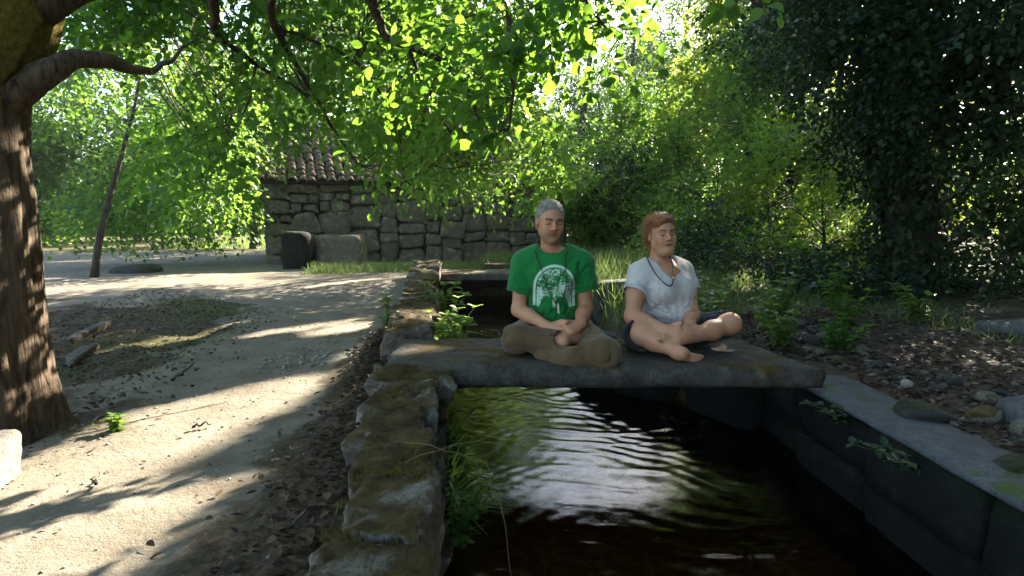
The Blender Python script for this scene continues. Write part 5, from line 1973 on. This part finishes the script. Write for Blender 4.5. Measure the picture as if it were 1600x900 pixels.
def bead_string(name, parent, pts, n, rad, mat):
    P = smooth_path(pts, n)
    acc = Acc()
    V, Fq = CG[2]
    S_ = unit(V) * rad
    for p in P:
        acc.add(S_ + p, Fq)
    return acc.build(name, mat, parent, True)


def face_lines(parent, V, C, Rm, s, lash_m, brow_m, lip_m, fem):
    """closed lash lines, eyebrows and the mouth line, laid on the skin"""
    q = (V - C) @ Rm / s
    q = q[q[:, 1] < -.03]

    def skin(x, z, lift=.0):
        d = (q[:, 0] - x) ** 2 + (q[:, 2] - z) ** 2
        j = np.argsort(d)[:6]
        w = 1 / (d[j] + 1e-6)
        y = (q[j, 1] * w).sum() / w.sum()
        return C + Rm @ (np.array([x, y - lift, z]) * s)
    for nm, mt, f in (("eyelashes", lash_m, 0), ("eyebrow", brow_m, 1)):
        a_ = Acc()
        for sx in (-1, 1):
            u = np.linspace(-1, 1, 9)
            if f == 0:
                pts = [skin(sx * (.031 + t * .0155), -.0058 - (1 - t * t) * .0040, .0008) for t in u]
                rad = np.array([.0008, .0014, .0018, .0020, .0021, .0021, .0020, .0016, .0008])
            else:
                pts = [skin(sx * (.031 + t * .020), .0195 + (.0045 if fem else .003) * (1 - (t - .25) ** 2), .0005) for t in u]
                rad = (.0034 if fem else .0042) * np.array([.7, .95, 1, 1, 1, .95, .85, .7, .4])
            a_.add(*tube(np.array(pts), rad, 6))
        if f:
            V_ = np.concatenate(a_.V)
            h_ = len(V_) // 2
            Fq = a_.F[4][0]
            for k_ in (0, 1):
                obj("eyebrow", V_[k_ * h_:(k_ + 1) * h_], Fq, mt, parent, True)
        else:
            a_.build(nm, mt, parent, True)["kind"] = "stuff"
    u = np.linspace(-1, 1, 11)
    pts = [skin(t * .023, -.0680 + .0022 * t * t + (.0008 if abs(t) < .2 else 0), .0002) for t in u]
    V_, Q_ = tube(np.array(pts), np.array([.0008] + [.0017] * 9 + [.0008]), 6)
    obj("mouth_line", V_, Q_, lip_m, parent, True)


# ---------------------------------------------------------------- the man
mb = at(868, 560, 3.62)
mb[2] = 0.255
man = thing("person", mb, "man in a green printed t-shirt and khaki trousers sitting cross legged with eyes closed", "person")
SKm = Field((-.15, 3.05, .22), (.72, 3.95, 1.13), .0044)
J = {}
J["pel"] = at(868, 512, 3.68)
J["wst"] = at(866, 470, 3.66)
J["chs"] = at(864, 425, 3.62)
J["nck"] = at(862, 391, 3.60)
J["hd"] = at(860, 345.5, 3.555)
HMr = frame(R(11), R(7), R(2))
for a, b, ra, rb in ((J["pel"], J["wst"], .125, .120), (J["wst"], J["chs"], .120, .135)):
    SKm.cap(a, b, ra, rb, .05)
SKm.cap(J["chs"] + [-.09, 0, .03], J["chs"] + [.09, 0, .03], .085, .085, .05)
SKm.cap(J["nck"] + [0, .025, -.05], J["hd"] + [0, .034, -.05], .059, .052, .02)
shL, shR = at(818, 411, 3.62), at(909, 411, 3.60)
elL, elR = at(811, 484, 3.60), at(914, 482, 3.57)
wrL, wrR = at(857, 511, 3.405), at(905, 508, 3.40)
for sh, el, wr in ((shL, elL, wrL), (shR, elR, wrR)):
    SKm.cap(J["chs"] + [0, 0, .05], sh, .07, .060, .05)
    SKm.cap(sh, sh * .55 + el * .45, .056, .048, .03)
    SKm.cap(sh * .55 + el * .45, el, .047, .041, .03)
    SKm.cap(el, el * .65 + wr * .35, .042, .040, .02)
    SKm.cap(el * .65 + wr * .35, wr, .040, .026, .02)
LMh = head_field(SKm, J["hd"], HMr, 0.945)
k1, k2 = at(873, 516, 3.365), at(889, 514, 3.345)
hand_field(SKm, wrL, at(892, 518, 3.335) - wrL, (-.15, -.75, .65), (.30, .5, .4), .06, -1, 1.0, 1.0, at(886, 502, 3.36))
hand_field(SKm, wrR, at(872, 519, 3.315) - wrR, (.15, -.70, .70), (.35, .55, .45), .06, 1, 1.0, 1.0, at(884, 505, 3.345))
ankL = at(880, 535, 3.295)
SKm.cap(at(856, 532, 3.34), ankL, .034, .031, .02)
foot_field(SKm, ankL + [0, .02, .006], at(934, 521, 3.37) - ankL, (.1, -.9, .25), .92, 1)
V, F = SKm.mesh(1)


def attrs_for(V, L, s, fem, Rm, C):
    q = (V - C) @ Rm / s
    x, y, z = q[:, 0], q[:, 1], q[:, 2]
    fr = y < -.06
    lip = fr * sstep(.024, .016, np.abs(x)) * sstep(.0095, .006, np.abs(z + .068)) * sstep(-.078, -.084, y)
    zc = .021 + .004 * np.cos((np.abs(x) - .031) * 60)
    brow = fr * sstep(.0055 if not fem else .004, .002, np.abs(z - zc)) * sstep(.010, .014, np.abs(x)) * sstep(.052, .046, np.abs(x))
    ax = np.abs(x)
    must = sstep(.030, .020, ax) * sstep(-.062, -.058, z) * sstep(-.040, -.046, z) * (y < -.075)
    jaw = sstep(-.050, -.075, z) * (z > -.135) * (y < .01) * .65
    return {"lip": lip, "brow": brow * .3, "stubble": np.zeros(len(V)) if fem else np.clip(np.maximum(must * .6, jaw * .8), 0, 1) * (1 - lip)}


mbody = obj("body", V, F, SK_M, man, True, attrs=attrs_for(V, LMh, 0.945, False, HMr, J["hd"]))
face_lines(man, V, J["hd"], HMr, .945, LASH, BROW_M, LIP, False)
# hair: close cropped, grey
HF = Field(J["hd"] - [.13, .14, .09], J["hd"] + [.13, .15, .16], .0042)
HF.ell(LMh(0, .020, .037), np.array([.083, .104, .091]) * 0.945, .02, 'add', HMr)
HF.ell(LMh(0, .055, -.02), np.array([.074, .062, .075]) * 0.945, .03, 'add', HMr)
HF.folds(.0012, 60, 3)
HF.ell(LMh(0, -.105, -.012), np.array([.080, .066, .094]) * 0.945, .008, 'sub', HMr)
HF.ell(LMh(0, -.045, -.10), np.array([.12, .066, .095]) * 0.945, .012, 'sub', HMr)
HF.ell(LMh(0, .03, -.115), np.array([.12, .12, .05]) * 0.945, .012, 'sub', HMr)
for sx in (-1, 1):
    HF.ell(LMh(sx * .083, .008, -.022), np.array([.018, .022, .036]) * 0.945, .006, 'sub', HMr)
HF.folds(.0026, 70, 7)
Vh, Fh = HF.mesh(1)
obj("hair", Vh, Fh, HAIR_M, man, True)
strands("hair_strands", man, STR_M, Vh, Fh, rng(901), 5200, .010, .0016, lambda c, n: n * .25 + np.array([0, .35, -.15]), lambda c, n: ((c - J["hd"]) @ n.T).diagonal() > 0.05 if len(c) < 10 else (np.einsum('ij,ij->i', c - J["hd"], n) > .05))
# t-shirt
TS = Field((-.15, 3.3, .30), (.72, 3.95, .90), .005)
TS.cap(J["pel"] + [0, -.02, -.005], J["wst"] + [0, -.005, 0], .150, .138, .04)
TS.cap(J["wst"], J["chs"] + [0, 0, 0], .138, .145, .05)
TS.cap(J["chs"] + [-.09, 0, .035], J["chs"] + [.085, 0, .035], .098, .098, .05)
TS.cap(J["chs"] + [-.075, .0, .075], J["chs"] + [.072, 0, .075], .075, .075, .06)
TS.ell(J["chs"] + [0, -.09, .0], (.13, .06, .09), .05)
for sh, el, sx in ((shL, elL, -1), (shR, elR, 1)):
    TS.cap(J["chs"] + [sx * .05, 0, .07], sh + [0, 0, .003], .07, .066, .05)
    e = sh + (el - sh) * .62 + np.array([sx * .012, 0, 0])
    TS.cap(sh, e, .067, .072, .03, 'add', True)
TS.folds(.0045, 8, 21, (1, 1, .45))
TS.crease(shL + [.03, -.08, -.06], J["wst"] + [.05, -.14, -.03], .13, 0.0105, 16, 25)
TS.crease(shR + [-.03, -.08, -.06], J["wst"] + [-.03, -.14, -.05], .13, 0.0105, 15, 26)
TS.crease(J["wst"] + [-.13, -.08, -.03], J["wst"] + [.13, -.08, -.04], .09, 0.0123, 18, 27)
TS.crease(shL, elL, .10, 0.0079, 20, 28)
TS.crease(shR, elR, .10, 0.0079, 20, 29)
TS.folds(.0022, 24, 23, (1, 1, .5))
TS.cap(J["nck"] + [0, .01, -.018], J["nck"] + [0, -.035, .12], .074, .085, .012, 'sub')
for sh, el, sx in ((shL, elL, -1), (shR, elR, 1)):
    e = sh + (el - sh) * .62 + np.array([sx * .012, 0, 0])
    TS.cap(e - (el - sh) * .06, e + (el - sh) * .2, .060, .064, .004, 'sub')
Vt_, Ft_ = TS.mesh(1)
Pc = at(867, 450, 3.45)
pu = (Vt_[:, 0] - Pc[0]) / .117
pv = (Vt_[:, 2] - Pc[2]) / .117
front = sstep(3.64, 3.58, Vt_[:, 1])
obj("t_shirt", Vt_, Ft_, TEE, man, True, attrs={"print": np.stack([pu, pv, front], -1), "rib": rib_attr(Vt_, [(J["nck"] + [0, .01, -.018], J["nck"] + [0, -.035, .12], .074, .085)], [(sh + (el - sh) * .62 + np.array([sx * .012, 0, 0]), sh, el) for sh, el, sx in ((shL, elL, -1), (shR, elR, 1))])})
# trousers
TR = Field((-.15, 3.02, .22), (.78, 3.98, .66), .005)
hpL, hpR = at(836, 515, 3.72), at(900, 516, 3.66)
knL, knR = at(806, 529, 3.43), at(944, 553, 3.26)
TR.cap(J["pel"] + [-.06, .01, -.02], J["pel"] + [.06, 0, -.02], .125, .125, .05)
TR.cap(hpL, knL, .098, .068, .05)
TR.cap(hpR, knR, .100, .074, .05)
TR.cap(hpR * .5 + knR * .5 + [0, -.01, 0], knR, .082, .072, .04)
cfL = at(872, 532, 3.31)
TR.cap(knL, cfL, .068, .053, .03, 'add', True)
TR.cap(knR, at(896, 556, 3.25), .068, .058, .05)
TR.cap(at(896, 556, 3.25), at(850, 556, 3.36), .062, .050, .04)
TR.folds(.005, 8, 31, (1, 1, 1.3))
TR.crease(hpL, knL, .14, 0.0098, 15, 35, .25)
TR.crease(knL, cfL, .12, 0.0084, 17, 36, .25)
TR.crease(at(905, 525, 3.5), at(955, 562, 3.22), .12, 0.0140, 14, 37, .2)
TR.crease(knR, at(880, 556, 3.28), .12, 0.0112, 17, 38, .25)
TR.folds(.003, 20, 33)
TR.cap(cfL + unit(knL - cfL) * .03, cfL + unit(cfL - knL) * .1, .045, .048, .006, 'sub')
Vp, Fp = TR.mesh(1)
Vp[:, 2] = np.maximum(Vp[:, 2], 0.2505) if False else Vp[:, 2]
obj("trousers", Vp, Fp, TROUSER, man, True)
beads = [(834, 391, 3.60), (836, 393, 3.54), (839, 402, 3.485), (846, 420, 3.45), (856, 450, 3.43), (868, 472, 3.425), (876, 472, 3.425), (884, 450, 3.43), (884, 420, 3.445), (883, 402, 3.485), (886, 393, 3.54), (888, 391, 3.60)]
bead_string("bead_necklace", man, [at(*q) for q in beads], 110, .0042, BEAD)["label"] = "long dark bead necklace"
V, Q = tube(np.array([at(872, 474, 3.422), at(872.5, 480, 3.42), at(873, 490, 3.415)]), [.0035, .0055, .0045], 8)
obj("tassel", V, Q, TASSEL, man, True)
CU = Field((-.1, 3.3, .22), (.66, 4.1, .5), .007)
CU.ell((J["pel"][0] - .0, 3.70, .325), (.205, .20, .082), .02)
CU.folds(.006, 10, 41)
CU.ell((J["pel"][0] + .235, 3.52, .345), (.095, .10, .034), .03, 'add', frame(.3, 0, .12))
Vc, Fc_ = CU.mesh(1)
tag(obj("cushion", Vc, Fc_, BLACK, smooth=True, loc=(J["pel"][0], 3.68, .25)), "black cushion under the man on the stone slab", "cushion")

# ---------------------------------------------------------------- the woman
wb_ = at(1038, 560, 3.75)
wb_[2] = 0.255
woman = thing("person", wb_, "woman with auburn hair in a pale t-shirt and dark shorts sitting cross legged barefoot", "person")
SKw = Field((.48, 3.0, .22), (1.36, 4.02, 1.08), .0044)
W = {}
W["pel"] = at(1040, 517, 3.80)
W["wst"] = at(1036, 476, 3.78)
W["chs"] = at(1033, 440, 3.74)
W["nck"] = at(1031, 408, 3.72)
W["hd"] = at(1034, 366, 3.66)
HWr = frame(R(11), R(-3), R(-3))
TW = frame(R(26))
fx, fb = TW[:, 0], TW[:, 1]
SKw.cap(W["pel"], W["wst"], .13, .125, .05)
SKw.cap(W["wst"], W["chs"], .125, .13, .05)
SKw.cap(W["chs"] - fx * .08 + [0, 0, .03], W["chs"] + fx * .08 + [0, 0, .03], .082, .082, .05)
SKw.cap(W["nck"] + [0, .02, -.05], W["hd"] + HWr @ np.array([0, .030, -.05]), .058, .049, .02)
SKw.ell(W["nck"] - fb * .045 + [0, 0, -.055], (.08, .05, .05), .04)
shL, shR = W["chs"] - fx * .158 + [0, 0, .055], W["chs"] + fx * .158 + [0, 0, .055]
elL, elR = at(988, 494, 3.55), at(1080, 492, 3.66)
wrL, wrR = at(1040, 515, 3.385), at(1077, 508, 3.44)
for sh, el, wr in ((shL, elL, wrL), (shR, elR, wrR)):
    SKw.cap(W["chs"] + [0, 0, .05], sh, .07, .056, .05)
    SKw.cap(sh, sh * .5 + el * .5, .056, .052, .03)
    SKw.cap(sh * .5 + el * .5, el, .052, .044, .03)
    SKw.cap(el, el * .65 + wr * .35, .044, .040, .02)
    SKw.cap(el * .65 + wr * .35, wr, .039, .025, .02)
LWh = head_field(SKw, W["hd"], HWr, .915, True)
SKw.ell(LWh(0, -.045, -.112), np.array([.042, .04, .022]), .03, 'add', HWr)
hand_field(SKw, wrL, at(1072, 518, 3.34) - wrL, (-.05, -.7, .7), (.3, .45, .35), .06, -1, .93, 1.0, at(1064, 505, 3.36))
hand_field(SKw, wrR, at(1052, 519, 3.36) - wrR, (.25, -.65, .7), (.3, .5, .4), .06, 1, .93, 1.0, at(1062, 506, 3.37))
hpL, hpR = at(1008, 524, 3.76), at(1066, 522, 3.80)
knL, knR = at(1003, 522, 3.44), at(1141, 506, 3.52)
anL, anR = at(1066, 552, 3.27), at(1058, 532, 3.34)
SKw.cap(hpL, knL, .086, .056, .05)
SKw.cap(hpR, knR, .088, .055, .05)
SKw.ell(knL, (.056, .056, .056), .03)
SKw.ell(knR, (.052, .055, .053), .03)
for kn, an in ((knL, anL), (knR, anR)):
    m1 = kn * .66 + an * .34
    SKw.cap(kn, m1 + [0, .012, -.008], .049, .052, .03)
    SKw.cap(m1 + [0, .012, -.008], an, .050, .030, .03)
foot_field(SKw, anL + [0, 0, .004], at(1116, 561, 3.29) - anL, (-.05, -.75, .6), .80, 1)
foot_field(SKw, anR + [0, 0, .0], at(1036, 524, 3.28) - anR, (-.3, -.75, .4), .66, 1)
V, F = SKw.mesh(1)
obj("body", V, F, SK_W, woman, True, attrs=attrs_for(V, LWh, .915, True, HWr, W["hd"]))
face_lines(woman, V, W["hd"], HWr, .915, LASH, BROW_W, LIP, True)
# hair: auburn, swept back from the forehead
HF = Field(W["hd"] - [.15, .16, .13], W["hd"] + [.15, .17, .17], .0044)
HF.ell(LWh(.0, .026, .040), np.array([.082, .100, .088]), .02, 'add', HWr)
HF.ell(LWh(-.012, -.022, .082), np.array([.068, .060, .036]), .03, 'add', HWr)
HF.ell(LWh(0, .070, -.005), np.array([.068, .060, .070]), .03, 'add', HWr)
HF.ell(LWh(0, .080, -.065), np.array([.045, .036, .045]), .03, 'add', HWr)
HF.folds(.006, 20, 5, (1, 1, .45))
HF.ell(LWh(0.020, -.105, -.010), np.array([.072, .070, .080]), .010, 'sub', HWr @ frame(0, 0, R(18)))
HF.ell(LWh(0, -.060, -.10), np.array([.12, .066, .095]), .012, 'sub', HWr)
for sx in (-1, 1):
    HF.ell(LWh(sx * .086, .006, -.026), np.array([.020, .018, .028]), .008, 'sub', HWr)
HF.folds(.004, 45, 8, (1, 1, .6))
Vh, Fh = HF.mesh(1)
obj("hair", Vh, Fh, HAIR_W, woman, True)
strands("hair_strands", woman, STR_W, Vh, Fh, rng(902), 5200, .036, .0024, lambda c, n: n * .10 + (HWr @ np.array([0, 1.0, -.25]))[None], lambda c, n: np.einsum('ij,ij->i', c - W["hd"], n) > .05)
strands("flyaway_hair", woman, STR_W, Vh, Fh, rng(903), 350, .026, .0010, lambda c, n: n * 1.0 + (HWr @ np.array([0, .6, .1]))[None], lambda c, n: np.einsum('ij,ij->i', c - W["hd"], n) > .06)
# t-shirt
TS = Field((.48, 3.4, .30), (1.32, 4.02, .90), .005)
TS.cap(W["pel"] - fb * .02, W["wst"], .158, .150, .04)
TS.cap(W["wst"], W["chs"], .150, .142, .05)
TS.cap(W["chs"] - fx * .085 + [0, 0, .03], W["chs"] + fx * .085 + [0, 0, .03], .094, .094, .05)
TS.cap(W["chs"] - fx * .07 + [0, 0, .07], W["chs"] + fx * .07 + [0, 0, .07], .072, .072, .05)
for sx in (-1, 1):
    TS.ell(W["chs"] + fx * sx * .068 - fb * .105 - [0, 0, .035], (.078, .066, .076), .045)
TS.ell(W["wst"] - fb * .075 - [0, 0, .03], (.14, .10, .09), .05)
for sh, el, sx in ((shL, elL, -1), (shR, elR, 1)):
    TS.cap(W["chs"] + fx * sx * .05 + [0, 0, .065], sh, .066, .062, .05)
    e = sh + (el - sh) * .46 + fx * sx * .012
    TS.cap(sh, e, .063, .071, .03, 'add', True)
TS.crease(shL - fb * .08 - [0, 0, .08], W["wst"] - fb * .15 - [0, 0, .06], .12, 0.0105, 15, 55)
TS.crease(shR - fb * .06 - [0, 0, .10], W["wst"] - fb * .16 - [0, 0, .05], .12, 0.0105, 15, 56)
TS.crease(W["wst"] - fb * .12 - fx * .13, W["wst"] - fb * .12 + fx * .13 - [0, 0, .04], .09, 0.0105, 18, 57)
TS.folds(.0042, 8, 51, (1, 1, .5))
TS.folds(.0020, 22, 53, (1, 1, .5))
TS.cap(W["nck"] + [0, .012, -.015], W["nck"] - fb * .06 + [0, 0, .10], .074, .085, .012, 'sub')
TS.cap(W["nck"] - fb * .095 + [0, 0, -.085], W["nck"] - fb * .05 + [0, 0, .05], .026, .07, .02, 'sub')
for sh, el, sx in ((shL, elL, -1), (shR, elR, 1)):
    e = sh + (el - sh) * .46 + fx * sx * .012
    TS.cap(e - (el - sh) * .06, e + (el - sh) * .2, .060, .064, .004, 'sub')
Vt_, Ft_ = TS.mesh(1)
obj("t_shirt", Vt_, Ft_, TEE_W, woman, True, attrs={"rib": rib_attr(Vt_, [(W["nck"] + [0, .012, -.015], W["nck"] - fb * .06 + [0, 0, .10], .074, .085), (W["nck"] - fb * .095 + [0, 0, -.085], W["nck"] - fb * .05 + [0, 0, .05], .026, .07)], [(sh + (el - sh) * .46 + fx * sx * .012, sh, el) for sh, el, sx in ((shL, elL, -1), (shR, elR, 1))])})
# shorts
TR = Field((.48, 3.02, .22), (1.36, 4.02, .62), .005)
TR.cap(W["pel"] - fx * .06 - [0, 0, .02], W["pel"] + fx * .06 - [0, 0, .02], .138, .138, .05)
eL, eR = hpL + (knL - hpL) * .92, hpR + (knR - hpR) * .92
TR.cap(hpL + [-.012, 0, .01], eL + [-.018, 0, .002], .116, .084, .05, 'add', True)
TR.cap(hpR, eR + [0, .018, -.004], .112, .080, .05, 'add', True)
TR.folds(.005, 9, 61)
TR.crease(hpR, knR, .13, 0.0084, 16, 62)
TR.crease(hpL, knL, .13, 0.0084, 16, 63)
for e, h in ((eL + [-.018, 0, .002], hpL), (eR + [0, .018, -.004], hpR)):
    TR.cap(e + unit(h - e) * .025, e - unit(h - e) * .1, .066, .075, .006, 'sub')
Vp, Fp = TR.mesh(1)
obj("shorts", Vp, Fp, SHORTS, woman, True)
beads = [(1011, 402, 3.68), (1013, 407, 3.61), (1018, 417, 3.575), (1027, 431, 3.555), (1040, 444, 3.545), (1049, 446, 3.54), (1052, 436, 3.55), (1051, 415, 3.60), (1047, 402, 3.65), (1046, 398, 3.70)]
bead_string("bead_necklace", woman, [at(*q) for q in beads], 75, .0042, BEAD)["label"] = "short dark bead necklace"
